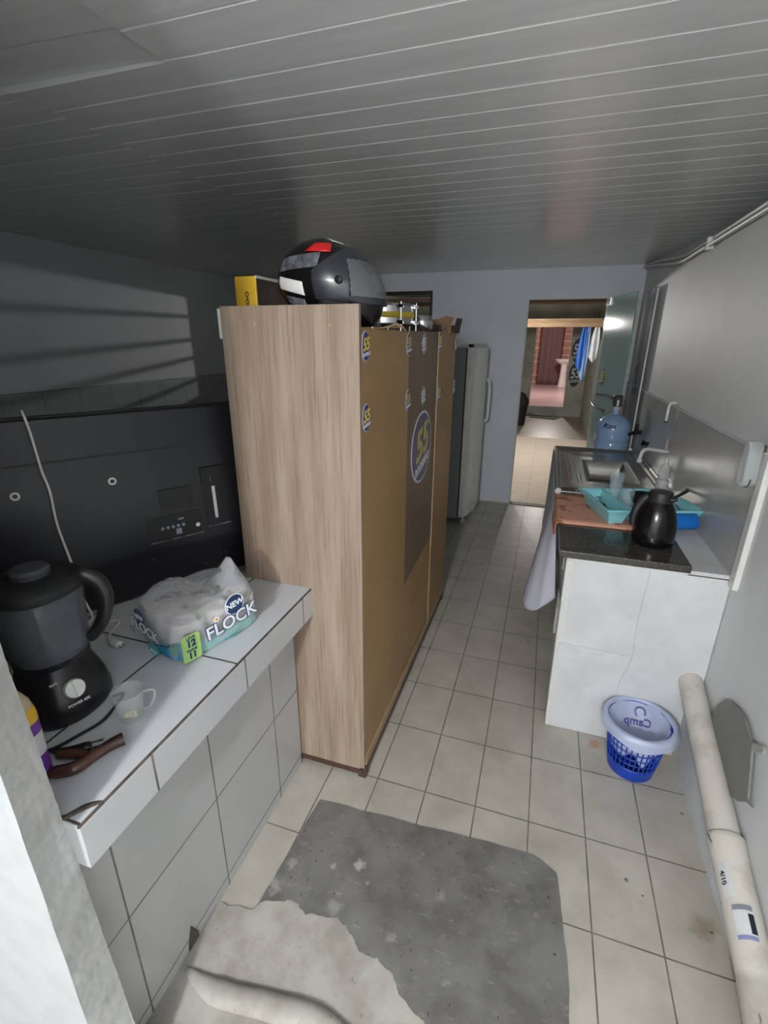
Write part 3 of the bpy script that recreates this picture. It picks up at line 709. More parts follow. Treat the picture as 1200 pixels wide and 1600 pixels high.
bm = bm_new(); add_tube(bm, [GM @ Vector(p) for p in ((.03, -.03, 1.16), (.15, -.05, 1.15), (.30, -.06, 1.13), (.45, -.03, 1.12))], .012, 10, 5); obj('door_handle', bm, M['grey_gloss'], t, smooth=True)
t = thing('glass_sheet', (1.215, 3.2, 0), 'pale glass panel standing upright against the right wall beside the doorway', 'glass panel')
boxo('glass_pane', 1.196, 1.204, 2.95, 3.46, .0, 2.09, M['frost'], t)
boxo('glass_edge', 1.195, 1.206, 2.944, 2.951, .0, 2.09, M['white'], t)
bm = bm_new(); add_tube(bm, [(1.20, 3.16, 1.30), (1.185, 3.16, 1.33), (1.185, 3.16, 1.52), (1.20, 3.16, 1.55)], .009, 8, 4); obj('pull_handle', bm, M['grey_gloss'], t, smooth=True)

# ================================================================ RIGHT COUNTER
struct(boxo('trim_5', 1.085, 1.222, .53, 2.9, .858, .878, M['whitewash']))
base = thing('masonry_counter_base', (.92, .60, 0), 'white painted masonry base carrying the granite counter and the sink', 'counter base')
bm = bm_new()
# end wall, slightly out of plumb on its left edge
def ew(u, v, y): return (u, y, v)
add_prism(bm, [(.675, 0), (1.19, 0), (1.234, .05), (1.234, .868), (.665, .868)], (.53, .605), ew)
obj('end_wall', bm, M['whitewash'], base, bevel=.006)
bm = bm_new(); add_prism(bm, [(.53, 0), (.60, 0), (.60, .868), (.53, .868)], (.642, .676), lambda u, v, x: (x+(.868-v)*.01, u, v)); obj('end_post', bm, M['worn'], base, bevel=.006)
boxo('shelf_slab', .68, 1.23, .60, 2.70, .38, .44, M['whitewash'], base)
boxo('far_end_wall', .68, 1.234, 2.66, 2.74, 0, .868, M['whitewash'], base)
boxo('mid_pier', .69, .77, 1.34, 1.42, 0, .868, M['worn'], base)
bm = bm_new(); # ragged board edge at the front opening
pts = [(.605, 0), (.66, 0), (.66, .30), (.625, .36), (.65, .50), (.625, .62), (.64, .70), (.66, .868), (.605, .868)]
add_prism(bm, pts, (.655, .668), lambda u, v, x: (x, u, v)); obj('ragged_edge', bm, M['worn'], base)
bm = bm_new(); add_prism(bm, [(.66, .395), (.945, .385), (.945, .455), (.66, .462)], (.524, .53), ew)
obj('filled_band', bm, flat('filler', srgb(204, 207, 208), .7), base, bevel=.002)
bm = bm_new(); add_tube(bm, [(.955, .527, .86), (.948, .527, .6), (.955, .527, .44), (.925, .527, .30), (.915, .527, .02)], .0025, 6, 4); obj('crack_ridge', bm, M['whitewash'], base, smooth=True)
bm = bm_new(); add_box(bm, 1.06, 1.185, .515, .532, .0, .17); obj('skirting_chip', bm, flat('bare_plaster', srgb(186, 178, 164), .8, c2=srgb(150, 138, 122), scale=14), base, bevel=.004)
bm = bm_new(); add_lathe(bm, [(.008, -.006), (.007, .002)], (0, 0, 0), 10, cap1=True, mtx=Matrix.Translation((1.175, .53, .835)) @ Matrix.Rotation(PI/2, 4, 'X')); obj('screw_plug', bm, M['worn'], base)
g = bm_new(); add_box(g, .612, 1.092, .522, 1.50, .868, .899); slab = tag(obj('granite_worktop', g, M['granite'], bevel=.004, loc=(.85, 1.0, .868)), 'dark speckled granite worktop at the near end of the right counter', 'worktop')
# sink
s = thing('steel_sink', (.93, 2.1, .87), 'long stainless steel sink unit with bowl set in the right counter', 'sink')
bm = bm_new()
SX0, SX1, SY0, SY1 = .607, 1.213, 1.40, 2.74
def sinkz(x, y):
    dx = min((x-.68)/.12, (1.13-x)/.12); dy = min((y-1.62)/.12, (2.62-y)/.12)
    a = max(0, min(1, min(dx, dy))); a = a*a*(3-2*a)
    z = .884-.018*min(1, max(0, (min((x-SX0), (SX1-x), (y-SY0), (SY1-y))-.012)/.02))
    bx = min((x-.80)/.07, (1.11-x)/.07); by = min((y-1.78)/.07, (2.42-y)/.07)
    b_ = max(0, min(1, min(bx, by))); b_ = b_*b_*(3-2*b_)
    rib = .0014*math.sin(x*2*PI/.026) if (.66 < x < .79 and 1.75 < y < 2.6) else 0
    return z+.016-.14*b_-.01*a*(1-b_)+rib
add_grid(bm, 74, 100, lambda u, v: (SX0+(SX1-SX0)*u, SY0+(SY1-SY0)*v, sinkz(SX0+(SX1-SX0)*u, SY0+(SY1-SY0)*v)))
obj('basin', bm, M['steel'], s, smooth=True)
bm = bm_new()
add_box(bm, SX0-.004, SX0+.001, SY0, SY1, .862, .902); add_box(bm, SX1-.001, SX1+.006, SY0, SY1, .87, .912); add_box(bm, SX0, SX1, SY1-.001, SY1+.004, .862, .902); add_box(bm, SX0, SX1, SY0-.004, SY0+.001, .862, .902)
obj('rolled_rim', bm, M['steel'], s, bevel=.002)
bm = bm_new(); add_lathe(bm, [(.032, .0), (.028, .003), (.0, .001)], (.955, 2.1, .748), 20); obj('drain', bm, M['chrome'], s, smooth=True)
bm = bm_new(); add_box(bm, -.045, .045, -.03, .03, 0, .028, Matrix.Translation((.965, 1.85, .757)) @ Matrix.Rotation(.3, 4, 'Z'))
tag(obj('sponge', bm, M['sponge'], bevel=.005, loc=(.965, 1.85, .757)), 'yellow sponge lying in the steel sink', 'sponge')
# white knobs at sink corners
bm = bm_new(); add_lathe(bm, [(0, 0), (.013, .004), (.015, .014), (0, .024)], (1.165, 2.70, .906), 14)
tag(obj('sink_plug', bm, M['white'], smooth=True, loc=(1.165, 2.70, .906)), 'small white plug on the far rim of the sink', 'plug')
# curtain below sink
def cur_path(u):
    # returns top x,y and bottom x,y
    if u < .72:
        y = 2.72-(2.72-1.22)*u/.72; return (.598, y), (.590-.105*(u/.72)**2.2, y-.02)
    t_ = (u-.72)/.28
    bx = .487+.165*t_**1.2; by = 1.20-.14*math.sin(PI*t_*.55)
    return (.598, 1.22-.16*t_), (bx, by)
bm = bm_new()
def cf(u, v):
    a, b_ = cur_path(u); v2 = v**.85
    x = a[0]+(b_[0]-a[0])*v2; y = a[1]+(b_[1]-a[1])*v2
    x += .010*math.sin(u*46)*v*(1 if u < .7 else .4)
    hem = .255+.14*max(0, (u-.80)/.2)**1.5+(.04 if u < .72 else 0)*(1-u)
    if .66 < u < .78: hem += .0
    return (x, y, .888+(hem-.888)*v)
add_grid(bm, 110, 30, cf)
ct = thing('sink_curtain', (.6, 1.8, .87), 'white flowered cloth hanging from the edge of the sink counter', 'curtain')
obj('cloth', bm, M['cloth'], ct, smooth=True, solid=.003)
bm = bm_new(); add_lathe(bm, [(0, 0), (.016, .004), (.02, .02), (.012, .034), (0, .036)], (.613, 1.34, .90), 16)
obj('white_knob', bm, M['white'], ct, smooth=True)

# orange mat
bm = bm_new()
def mat_fn(u, v):
    x = .604+.50*u; y = .90+.44*v; z = .9015
    return (x, y, z)
m0, m1 = .604, 1.18
prof = [(m0-.010, .842), (m0-.006, .87), (m0-.004, .895), (m0+.004, .9035), (m0+.03, .904), (.9, .904), (1.08, .904)]
add_grid(bm, len(prof), 10, lambda u, v: (prof[round(u*(len(prof)-1))][0], .845+.0*u+.48*v+(.03*(prof[round(u*(len(prof)-1))][0]-.6)), prof[round(u*(len(prof)-1))][1]-(.02*v if u < .15 else 0)))
tag(obj('orange_rubber_mat', bm, M['terracotta'], smooth=True, solid=.007, loc=(.85, 1.08, .90)), 'stained orange rubber mat under the dish rack, folded over the counter edge', 'mat')

# dish rack
A_ = .30
RM = Matrix.Translation((.955, 1.085, .909)) @ Matrix.Rotation(A_, 4, 'Z')
rk = thing('dish_rack', (.955, 1.085, .909), 'turquoise plastic dish rack on the orange mat', 'dish rack')
def compartment(x0, x1, y0, y1, hgt=.07, inset=.022, th=.003, nm='tray_cell'):
    bm = bm_new()
    def ring(ins, z): return [(x0+ins, y0+ins, z), (x1-ins, y0+ins, z), (x1-ins, y1-ins, z), (x0+ins, y1-ins, z)]
    rr = [ring(0, hgt), ring(inset*.6, hgt*.45), ring(inset, 0), ring(inset+.001, .003), ring(inset*.6+th, hgt*.45), ring(th, hgt)]
    R_ = [[bm.verts.new(RM @ Vector(p)) for p in r_] for r_ in rr]
    for i in range(5):
        for k in range(4): bm.faces.new((R_[i][k], R_[i][(k+1) % 4], R_[i+1][(k+1) % 4], R_[i+1][k]))
    for k in range(4): bm.faces.new((R_[5][k], R_[5][(k+1) % 4], R_[0][(k+1) % 4], R_[0][k]))
    bm.faces.new(R_[2]); bm.faces.new(R_[3][::-1])
    return obj(nm, bm, M['teal'], rk, bevel=.002)
compartment(-.195, -.09, -.165, .16)
compartment(-.083, .070, -.17, .17, nm='tray_bed')
compartment(.076, .235, -.17, .17, nm='tray_bed')
bm = bm_new()
for (xa, xb, ya, yb) in ((-.205, .245, -.18, -.168), (-.205, .245, .168, .18), (-.205, -.193, -.17, .17), (.233, .245, -.17, .17), (-.092, -.081, -.17, .17), (.068, .078, -.17, .17)):
    add_box(bm, xa, xb, ya, yb, .066, .076, RM)
obj('rim', bm, M['teal'], rk, bevel=.002)
bm = bm_new()
for k in range(9):
    x = -.06+k*.033
    add_tube(bm, [RM @ Vector((x, -.12, .004)), RM @ Vector((x, -.12, .045)), RM @ Vector((x, .12, .045)), RM @ Vector((x, .12, .004))], .0025, 6)
obj('plate_ribs', bm, M['teal'], rk, smooth=True)
# cutlery and dishes in the rack
def stick(nm, p0, p1, r, mat, lab, cat, bowl=False):
    bm = bm_new(); a = RM @ Vector(p0); b_ = RM @ Vector(p1)
    add_tube(bm, [a, a.lerp(b_, .5)+Vector((0, 0, .004)), b_], [r, r*.7, r*1.1], 8, 4, squash=.5)
    if bowl:
        add_lathe(bm, [(.0, -.003), (.011, .0), (.013, .004), (.0, .003)], (0, 0, 0), 12, sx=1.4, mtx=Matrix.Translation(b_+Vector((0, 0, .001))))
    tag(obj(nm, bm, mat, smooth=True, loc=tuple(a)), lab, cat)
stick('spoon', (-.165, -.10, .016), (-.13, .09, .05), .004, M['chrome'], 'steel spoon lying in the left cell of the dish rack', 'spoon', True)
stick('table_knife', (-.15, -.11, .016), (-.12, .06, .030), .007, M['black_matte'], 'knife with thick black handle in the left cell of the dish rack', 'knife')
stick('fork', (-.055, -.13, .055), (-.03, .10, .062), .004, M['chrome'], 'steel fork across the middle of the dish rack beside the glasses', 'fork', False)
stick('serving_spoon', (.175, -.09, .055), (.205, .10, .062), .005, M['chrome'], 'steel serving spoon at the right end of the dish rack', 'spoon', True)
stick('ladle', (.12, -.08, .055), (.195, .05, .085), .005, M['chrome'], 'steel ladle resting near the right end of the rack', 'ladle', True)
stick('spatula', (-.01, -.175, .012), (.03, -.168, .060), .006, M['ink'], 'dark curved utensil leaning on the front side of the dish rack', 'utensil')
def glassware(nm, p, prof, lab, cat, mat=None, tilt=0):
    c = RM @ Vector(p); bm = bm_new()
    add_lathe(bm, prof, (0, 0, 0), 24, cap0=True, mtx=Matrix.Translation(c) @ Matrix.Rotation(tilt, 4, 'Y'))
    return tag(obj(nm, bm, mat or M['glass'], smooth=True, solid=.0022, loc=tuple(c)), lab, cat)
glassware('drinking_glass', (-.055, -.04, .05), [(.024, 0), (.028, .05), (.030, .085)], 'clear drinking glass in front in the dish rack beside the pan', 'glass')
glassware('drinking_glass', (-.065, .075, .05), [(.024, 0), (.029, .06), (.034, .125), (.035, .135)], 'taller clear glass standing at the back of the dish rack', 'glass')
glassware('glass_bowl', (.20, .0, .05), [(.012, 0), (.022, .01), (.028, .028), (.030, .035)], 'small clear glass bowl at the right end of the dish rack', 'bowl')
pn = thing('frying_pan', tuple(RM @ Vector((.075, -.03, .055))), 'black frying pan resting in the dish rack behind the thermos', 'pan')
pm = Matrix.Translation(RM @ Vector((.055, -.035, .062))) @ Matrix.Rotation(.08, 4, 'Y')
bm = bm_new(); add_lathe(bm, [(.0, .0), (.075, 0), (.088, .018), (.096, .034), (.093, .035), (.085, .020), (.072, .004), (.0, .004)], (0, 0, 0), 40, mtx=pm); obj('pan_body', bm, M['gloss_black'], pn, smooth=True)
bm = bm_new(); add_tube(bm, [pm @ Vector(p) for p in ((.085, .03, .026), (.13, .075, .04), (.185, .16, .05), (.20, .20, .052))], [.007, .009, .011, .009], 10, 4, squash=.6); obj('pan_handle', bm, M['black_matte'], pn, smooth=True)

# thermos
tf = thing('thermos_jug', (.985, .735, .899), 'glossy black thermos jug on the granite worktop in front of the dish rack', 'thermos')
tc = (.985, .735, .899)
bm = bm_new(); add_lathe(bm, [(.0, 0), (.074, .0), (.080, .006), (.083, .03), (.082, .075), (.076, .115), (.066, .15), (.053, .175), (.046, .185)], tc, 48); obj('thermos_body', bm, M['gloss_black'], tf, smooth=True)
bm = bm_new(); add_lathe(bm, [(.046, .184), (.050, .19), (.046, .197), (.043, .205), (.044, .222), (.041, .228), (.0, .231)], tc, 40); obj('lid', bm, M['black_matte'], tf, smooth=True)
bm = bm_new(); add_tube(bm, [(tc[0]-.040, tc[1]+.012, tc[2]+.197), (tc[0]-.055, tc[1]+.015, tc[2]+.186), (tc[0]-.072, tc[1]+.015, tc[2]+.155), (tc[0]-.084, tc[1]+.012, tc[2]+.11), (tc[0]-.080, tc[1]+.01, tc[2]+.07)], [.014, .015, .013, .012, .012], 12, 5, squash=1.3); obj('handle', bm, M['black_matte'], tf, smooth=True)
bm = bm_new(); add_tube(bm, [(tc[0]+.03, tc[1]-.02, tc[2]+.20), (tc[0]+.056, tc[1]-.03, tc[2]+.207)], [.012, .007], 10); obj('spout', bm, M['black_matte'], tf, smooth=True)
# blue roll
bm = bm_new(); rmx = Matrix.Translation((1.125, .945, .938)) @ Matrix.Rotation(.25, 4, 'Z') @ Matrix.Rotation(PI/2, 4, 'Y')
add_lathe(bm, [(.010, .072), (.034, .075), (.038, .070), (.038, -.08), (.034, -.084), (.01, -.08)], (0, 0, 0), 28, mtx=rmx)
tag(obj('blue_bag_roll', bm, M['blue'], smooth=True, loc=(1.135, 1.0, .90)), 'bright blue roll lying between the thermos and the wall', 'roll')
# detergent bottle
t = thing('detergent_bottle', (1.185, 1.60, .90), 'clear plastic bottle with a pale label beside the wall at the sink', 'bottle')
tc = (1.178, 1.60, .902)
bm = bm_new(); add_lathe(bm, [(.0, 0), (.030, 0), (.032, .01), (.031, .06), (.027, .09), (.031, .11), (.028, .14), (.014, .155), (.011, .165)], tc, 28); obj('bottle_body', bm, film('clear_bottle', srgb(206, 210, 212), .1, .38), t, smooth=True)
bm = bm_new(); add_lathe(bm, [(.0326, .012), (.0326, .065)], tc, 28); obj('bottle_label', bm, M['label_white'], t, smooth=True)
bm = bm_new(); add_lathe(bm, [(.013, .163), (.013, .178), (.006, .18), (.005, .19), (0, .191)], tc, 18); obj('cap', bm, M['white'], t, smooth=True)
# faucet on splash
t = thing('sink_faucet', (1.22, 1.80, 1.08), 'white PVC faucet arm reaching out from the wall over the sink', 'faucet')
bm = bm_new(); add_tube(bm, [(1.236, 1.78, 1.09), (1.17, 1.84, 1.085), (1.13, 1.89, 1.08), (1.105, 1.91, 1.055), (1.098, 1.915, 1.005)], .011, 12, 5); obj('spout', bm, M['white'], t, smooth=True)
bm = bm_new(); add_lathe(bm, [(.015, 0), (.015, .022), (.011, .024)], (1.098, 1.915, .99), 14, cap0=True, cap1=True); obj('nozzle', bm, M['white'], t, smooth=True)
boxo('valve_knob', -.016, .016, -.016, .016, 0, .034, M['black'], t, bevel=.003, mtx=Matrix.Translation((1.128, 2.03, 1.075)) @ Euler((.3, .2, .5)).to_matrix().to_4x4())
bm = bm_new(); add_tube(bm, [(1.13, 1.90, 1.08), (1.130, 2.03, 1.082)], .006, 8); obj('valve_stem', bm, M['black'], t, smooth=True)
bm = bm_new(); add_tube(bm, [(1.205, 1.79, 1.10), (1.205, 1.79, 1.165)], .008, 10)
tag(obj('pipe_stub', bm, flat('tan_pvc', srgb(172, 160, 146), .5), smooth=True, loc=(1.205, 1.79, 1.10)), 'short tan pipe stub standing up from the faucet at the wall', 'pipe')
t = thing('wall_tap', (1.22, 2.74, 1.05), 'black plastic tap on the grey splash tiles near the water jug', 'tap')
bm = bm_new(); add_tube(bm, [(1.232, 2.70, 1.055), (1.185, 2.72, 1.05), (1.14, 2.74, 1.025)], [.013, .016, .012], 10, 4); obj('tap_body', bm, M['black'], t, smooth=True)
bm = bm_new(); add_tube(bm, [(1.185, 2.72, 1.06), (1.185, 2.72, 1.095)], [.012, .016], 10); add_box(bm, 1.17, 1.20, 2.712, 2.728, 1.09, 1.115); obj('tap_knob', bm, M['black'], t, smooth=True)
t = thing('bent_pipe', (1.21, 1.88, 1.30), 'small bent white pipe sticking out above the splash tiles', 'pipe')
bm = bm_new(); add_tube(bm, [(1.245, 1.90, 1.362), (1.215, 1.90, 1.365), (1.200, 1.895, 1.345), (1.196, 1.88, 1.26)], .0085, 12, 5); obj('pipe_bend', bm, M['white'], t, smooth=True)
bm = bm_new(); add_lathe(bm, [(.011, 0), (.011, .012)], (1.196, 1.88, 1.250), 12, cap0=True, cap1=True); obj('pipe_tip', bm, M['grey_gloss'], t, smooth=True)
# clear dispenser hanging by the splash end
t = thing('plastic_holder', (1.20, .53, 1.24), 'clear plastic holder hanging on the wall at the end of the splash tiles', 'holder')
bm = bm_new(); n = 20
outl = [(.036*math.cos(a), -.035+.036*math.sin(a)) for a in [PI+PI*k/10 for k in range(11)]]+[(.026*math.cos(a), .07+.022*math.sin(a)) for a in [PI*k/8 for k in range(9)]]
add_prism(bm, outl, (1.170, 1.214), lambda u, v, x: (x, .535+u, 1.295+v)); obj('holder_body', bm, film('holder_plastic', srgb(200, 208, 210), .12, .45), t, bevel=.006, smooth=True)
bm = bm_new(); add_tube(bm, [(1.192, .535+1.03*u, 1.295+v) for u, v in outl[:11]], .0022, 6); obj('bottom_rim', bm, M['frame'], t, smooth=True)
boxo('hanger', 1.20, 1.225, .525, .545, 1.35, 1.375, M['dark_wood'], t)

# water jug on a white stand
t = thing('jug_stand', (1.055, 2.96, 0), 'white stand hidden behind the sink, carrying the water jug', 'stand')
boxo('stand_top', .93, 1.18, 2.82, 3.07, .745, .77, M['white_metal'], t, bevel=.004)
for x in (.95, 1.16):
    for y in (2.84, 3.05): boxo('leg', x-.012, x+.012, y-.012, y+.012, 0, .746, M['white_metal'], t)
jt = thing('water_jug', (1.05, 2.94, .77), 'blue five-gallon water jug with a black pump behind the sink', 'water jug')
jc = (1.05, 2.94, .77)
bm = bm_new(); add_lathe(bm, [(.0, 0), (.118, 0), (.130, .01), (.133, .05), (.128, .06), (.133, .07), (.133, .16), (.128, .17), (.133, .18), (.134, .27), (.125, .315), (.09, .355), (.05, .378), (.028, .385), (.027, .42)], jc, 40); obj('jug_body', bm, M['jug'], jt, smooth=True)
bm = bm_new(); add_lathe(bm, [(.030, .412), (.032, .425), (.030, .445)], jc, 20, cap1=True); obj('collar', bm, flat('lilac_collar', srgb(186, 180, 200), .4), jt, smooth=True)
boxo('pump', -.034, .034, -.030, .030, .445, .535, M['black'], jt, bevel=.008, mtx=Matrix.Translation(jc))
boxo('pump_slot', -.007, .007, -.033, -.029, .45, .50, M['white'], jt, mtx=Matrix.Translation(jc))
bm = bm_new(); add_tube(bm, [(jc[0]-.03, jc[1], jc[2]+.50), (jc[0]-.08, jc[1]-.01, jc[2]+.53), (jc[0]-.14, jc[1], jc[2]+.535), (jc[0]-.17, jc[1], jc[2]+.53)], .009, 8, 4); obj('pump_spout', bm, M['grey_gloss'], jt, smooth=True)
def jwarp(p):
    a = p.x/.134-1.95; return Vector((jc[0]+.1345*math.cos(a), jc[1]+.1345*math.sin(a), jc[2]+.30+p.y))
text('Rizo', .055, None, M['ink'], jt, 'handwriting', bold=.0008, shear=.3, warp=lambda p: jwarp(p))

# ================================================================ RIGHT FRONT: pipe, grey shape, basket
t = thing('drain_pipe', (1.19, .0, .1), 'thick white PVC drain pipe sloping down along the right wall', 'pipe')
def py(y): return (1.186, y, .215+.298*(y+.03)-(.0 if y > -.2 else 0))
bm = bm_new(); add_tube(bm, [py(.545), py(.3), py(.1), py(-.06)], .045, 28, cap=True); obj('upper_pipe', bm, M['pipe'], t, smooth=True)
bm = bm_new(); add_tube(bm, [py(-.035), py(-.04), py(-.055), py(-.07), py(-.10), py(-.11), py(-.36), py(-.38), py(-.385), py(-.70)], [.050, .054, .054, .051, .052, .0495, .048, .048, .052, .052], 28); obj('lower_pipe', bm, M['pipe'], t, smooth=True)
def pwarp(yc, ang, r=.0492):
    def wfn(p):
        y = yc-p.x; a = ang+p.y/r; c = py(y)
        return Vector((c[0]-r*math.cos(a), y, c[2]+r*1.06*math.sin(a)))
    return wfn
def plabel(nm, yc, ang, lx, ly, mat, r=.0497):
    bm = bm_new(); wf_ = pwarp(yc, ang, r)
    add_grid(bm, 6, 8, lambda u, v: wf_(Vector(((u-.5)*lx, (v-.5)*ly, 0)))); return obj(nm, bm, mat, t, smooth=True)
plabel('printed_label', -.175, .75, .085, .035, M['label_white'])
text('4/10', .020, None, M['ink'], t, 'label_print', bold=.0006, warp=pwarp(-.17, .60, .0502), depth=.0001)
s_ = plabel('adhesive_label', -.275, 1.25, .072, .050, M['label_white'])
plabel('label_band', -.243, 1.25, .012, .050, M['label_grey'], .0501); plabel('label_band', -.309, 1.25, .010, .050, flat('label_lilac', srgb(130, 136, 176), .5), .0501)
plabel('label_band', -.278, 1.62, .045, .014, M['ink'], .0501)
# thin flat grey shape with an irregular outline, behind the pipe
t = thing('grey_shape', (1.225, .1, .3), 'grey rounded flat shape between the drain pipe and the right wall', 'panel')
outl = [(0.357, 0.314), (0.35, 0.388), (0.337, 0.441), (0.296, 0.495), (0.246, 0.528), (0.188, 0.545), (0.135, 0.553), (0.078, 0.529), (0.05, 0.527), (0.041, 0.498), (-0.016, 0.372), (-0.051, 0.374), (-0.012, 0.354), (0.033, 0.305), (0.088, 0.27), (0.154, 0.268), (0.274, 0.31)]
bm = bm_new(); add_prism(bm, outl, (1.218, 1.226), lambda u, v, x: (x, u, v)); obj('shape_sheet', bm, M['grey_shape'], t, bevel=.003)
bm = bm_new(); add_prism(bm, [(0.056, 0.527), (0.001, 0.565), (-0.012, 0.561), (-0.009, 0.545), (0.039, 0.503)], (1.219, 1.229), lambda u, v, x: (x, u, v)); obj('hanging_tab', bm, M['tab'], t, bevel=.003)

# basket
bt = thing('waste_basket', (1.0, .41, 0), 'blue mesh waste basket with a white bag liner beside the counter base', 'waste basket')
bc = Vector((1.0, .405, 0)); RB, RT, HB = .088, .118, .235
def bp_(a, z, k=0): r = RB+(RT-RB)*z/HB+k; return (bc.x+r*math.cos(a), bc.y+r*math.sin(a), z)
bm = bm_new(); add_lathe(bm, [(.0, .002), (RB, 0), (RB+(RT-RB)*.045/HB, .045), (RB+(RT-RB)*.06/HB, .06)], tuple(bc), 48); obj('solid_base', bm, M['basket'], bt, smooth=True, solid=.003)
bm = bm_new(); N = 34
for k in range(N):
    a = 2*PI*k/N; add_tube(bm, [bp_(a, .055), bp_(a, .225)], .0026, 6)
for z in (.088, .118, .148, .178, .205): add_tube(bm, [bp_(2*PI*k/60, z) for k in range(61)], .0023, 6, cap=False)
obj('mesh_wall', bm, M['basket'], bt, smooth=True)
bm = bm_new(); add_lathe(bm, [(RT-.002, .215), (RT+.006, .235), (RT+.009, .24), (RT+.008, .243), (RT-.004, .24)], tuple(bc), 48); obj('rim', bm, M['basket'], bt, smooth=True)
bm = bm_new()
def liner(u, v):
    a = 2*PI*u; n1 = noise.noise(Vector((math.cos(a)*2, math.sin(a)*2, v*3)))
    ks = [(-.006, .10), (-.005, .17), (-.004, .22), (.002, .251), (.016, .253), (.024, .238), (.029, .205)]
    i = v*(len(ks)-1); j = min(int(i), len(ks)-2); t_ = i-j
    k = ks[j][0]*(1-t_)+ks[j+1][0]*t_; z = ks[j][1]*(1-t_)+ks[j+1][1]*t_
    low = (1-v)*(.05*n1+.01) if v < .4 else 0
    drop = (v > .75)*(.018*n1-.006*math.sin(3*a))*(v-.75)*4
    r = RB+(RT-RB)*min(z, HB)/HB+k+(.004*n1 if v > .5 else 0)
    if v > .8: r += .010*max(0, math.cos(a-.3))*(v-.8)*5
    return (bc.x+r*math.cos(a), bc.y+r*math.sin(a), z+low+drop)
add_grid(bm, 64, 20, liner, wrap=True); ln = obj('bag_liner', bm, M['liner'], bt, smooth=True)
bm = bm_new()  # bag bottom drape inside, with folded-over front flaps
def inner(u, v):
    a = 2*PI*u; r = (RT+.004)*(1-v)**.7; z = .251-.135*math.sin(v*PI/2)+.014*noise.noise(Vector((math.cos(a)*r*30, math.sin(a)*r*30, 1)))
    return (bc.x+r*math.cos(a), bc.y+r*math.sin(a), z)
add_grid(bm, 48, 12, inner, wrap=True); obj('bag_inside', bm, M['liner'], bt, smooth=True)
text('Camp', .045, plane_mtx((bc.x+.012, bc.y+.062, .178), (-1, 0, 0), (0, .55, .6)), M['sticker_blue'], bt, 'bag_print', bold=.0006)
bm = bm_new(); rmt = plane_mtx((bc.x+.02, bc.y+.085, .212), (-1, 0, 0), (0, .45, .7))
add_tube(bm, [rmt @ Vector((.02*math.cos(a), .02*math.sin(a), 0)) for a in [-.9+k*.35 for k in range(14)]], .0028, 6); obj('bag_logo', bm, M['sticker_blue'], bt, smooth=True)
bm = bm_new(); add_lathe(bm, [(0, 0), (.011, .001), (.011, .003), (0, .004)], (0, 0, 0), 16, sx=.8, sy=1.8, mtx=Matrix.Translation((bc.x+.112, bc.y-.035, .247)) @ Matrix.Rotation(.3, 4, 'Y')); obj('blue_tag', bm, M['basket'], bt, smooth=True)
bm = bm_new(); add_lathe(bm, [(0, 0), (.012, .003), (.010, .014), (0, .02)], (bc.x+.0, bc.y-.128, .232), 12); obj('bag_knot', bm, M['liner'], bt, smooth=True)

# ceiling conduit
t = thing('cable_conduit', (1.22, 1.5, 2.2), 'pair of thin white cable conduits running along the top of the right wall', 'conduit')
for dz, dx_ in ((0.004, 0.004), (-.028, -.012)):
    bm = bm_new(); add_tube(bm, [(1.222+dx_, -1.5, 2.214+dz), (1.222+dx_, 1.0, 2.214+dz), (1.222+dx_, 2.0, 2.214+dz), (1.222+dx_, 2.42, 2.220+dz), (1.218+dx_, 3.2, 2.30+dz*.8), (1.218+dx_, 3.87, 2.362+dz*.5)], .0095, 10, 8)
    obj('conduit_tube', bm, M['white'], t, smooth=True)
bm = bm_new(); add_box(bm, 1.198, 1.234, 1.78, 1.81, 2.165, 2.225); obj('clip', bm, M['white'], t, bevel=.003)

# ================================================================ LEFT COUNTER (tiled masonry)
cb = thing('tiled_counter', (-.6, -.5, 0), 'white tiled masonry counter on the left holding the television and blender', 'counter')
CX0 = -1.30
boxo('tiled_side', CX0+.05, -.335, -.985, -.03, 0, .74, M['side_tiles'], cb)
boxo('slab', CX0, -.262, -.985, .016, .742, .846, M['whitewash'], cb)
boxo('tiled_top', CX0, -.256, -.985, .016, .846, .852, M['top_tiles'], cb)
boxo('edge_tiles', -.262, -.250, -.985, .016, .742, .8455, M['edge_tiles'], cb, bevel=.001)
bm = bm_new(); add_tube(bm, [(-.2545, -.985+k*.05, .8475+.0015*noise.noise(Vector((k, 0, 0)))) for k in range(21)], .0032, 6); obj('edge_grout', bm, M['brown_gap'], cb, smooth=True)
bm = bm_new(); add_tube(bm, [(-.345, -.975, .853), (-.30, -.985, .853), (-.275, -.95, .853), (-.255, -.93, .851)], [.002, .006, .008, .004], 6, 3, squash=.4); obj('broken_grout', bm, M['brown_gap'], cb, smooth=True)
bm = bm_new(); add_prism(bm, [(-.745, 0), (-.70, 0), (-.70, .03), (-.722, .085), (-.738, .04)], (-.336, -.3325), lambda u, v, x: (x, u, v)); obj('broken_corner', bm, M['brown_gap'], cb)['label'] = 'chipped tile corner at the floor'

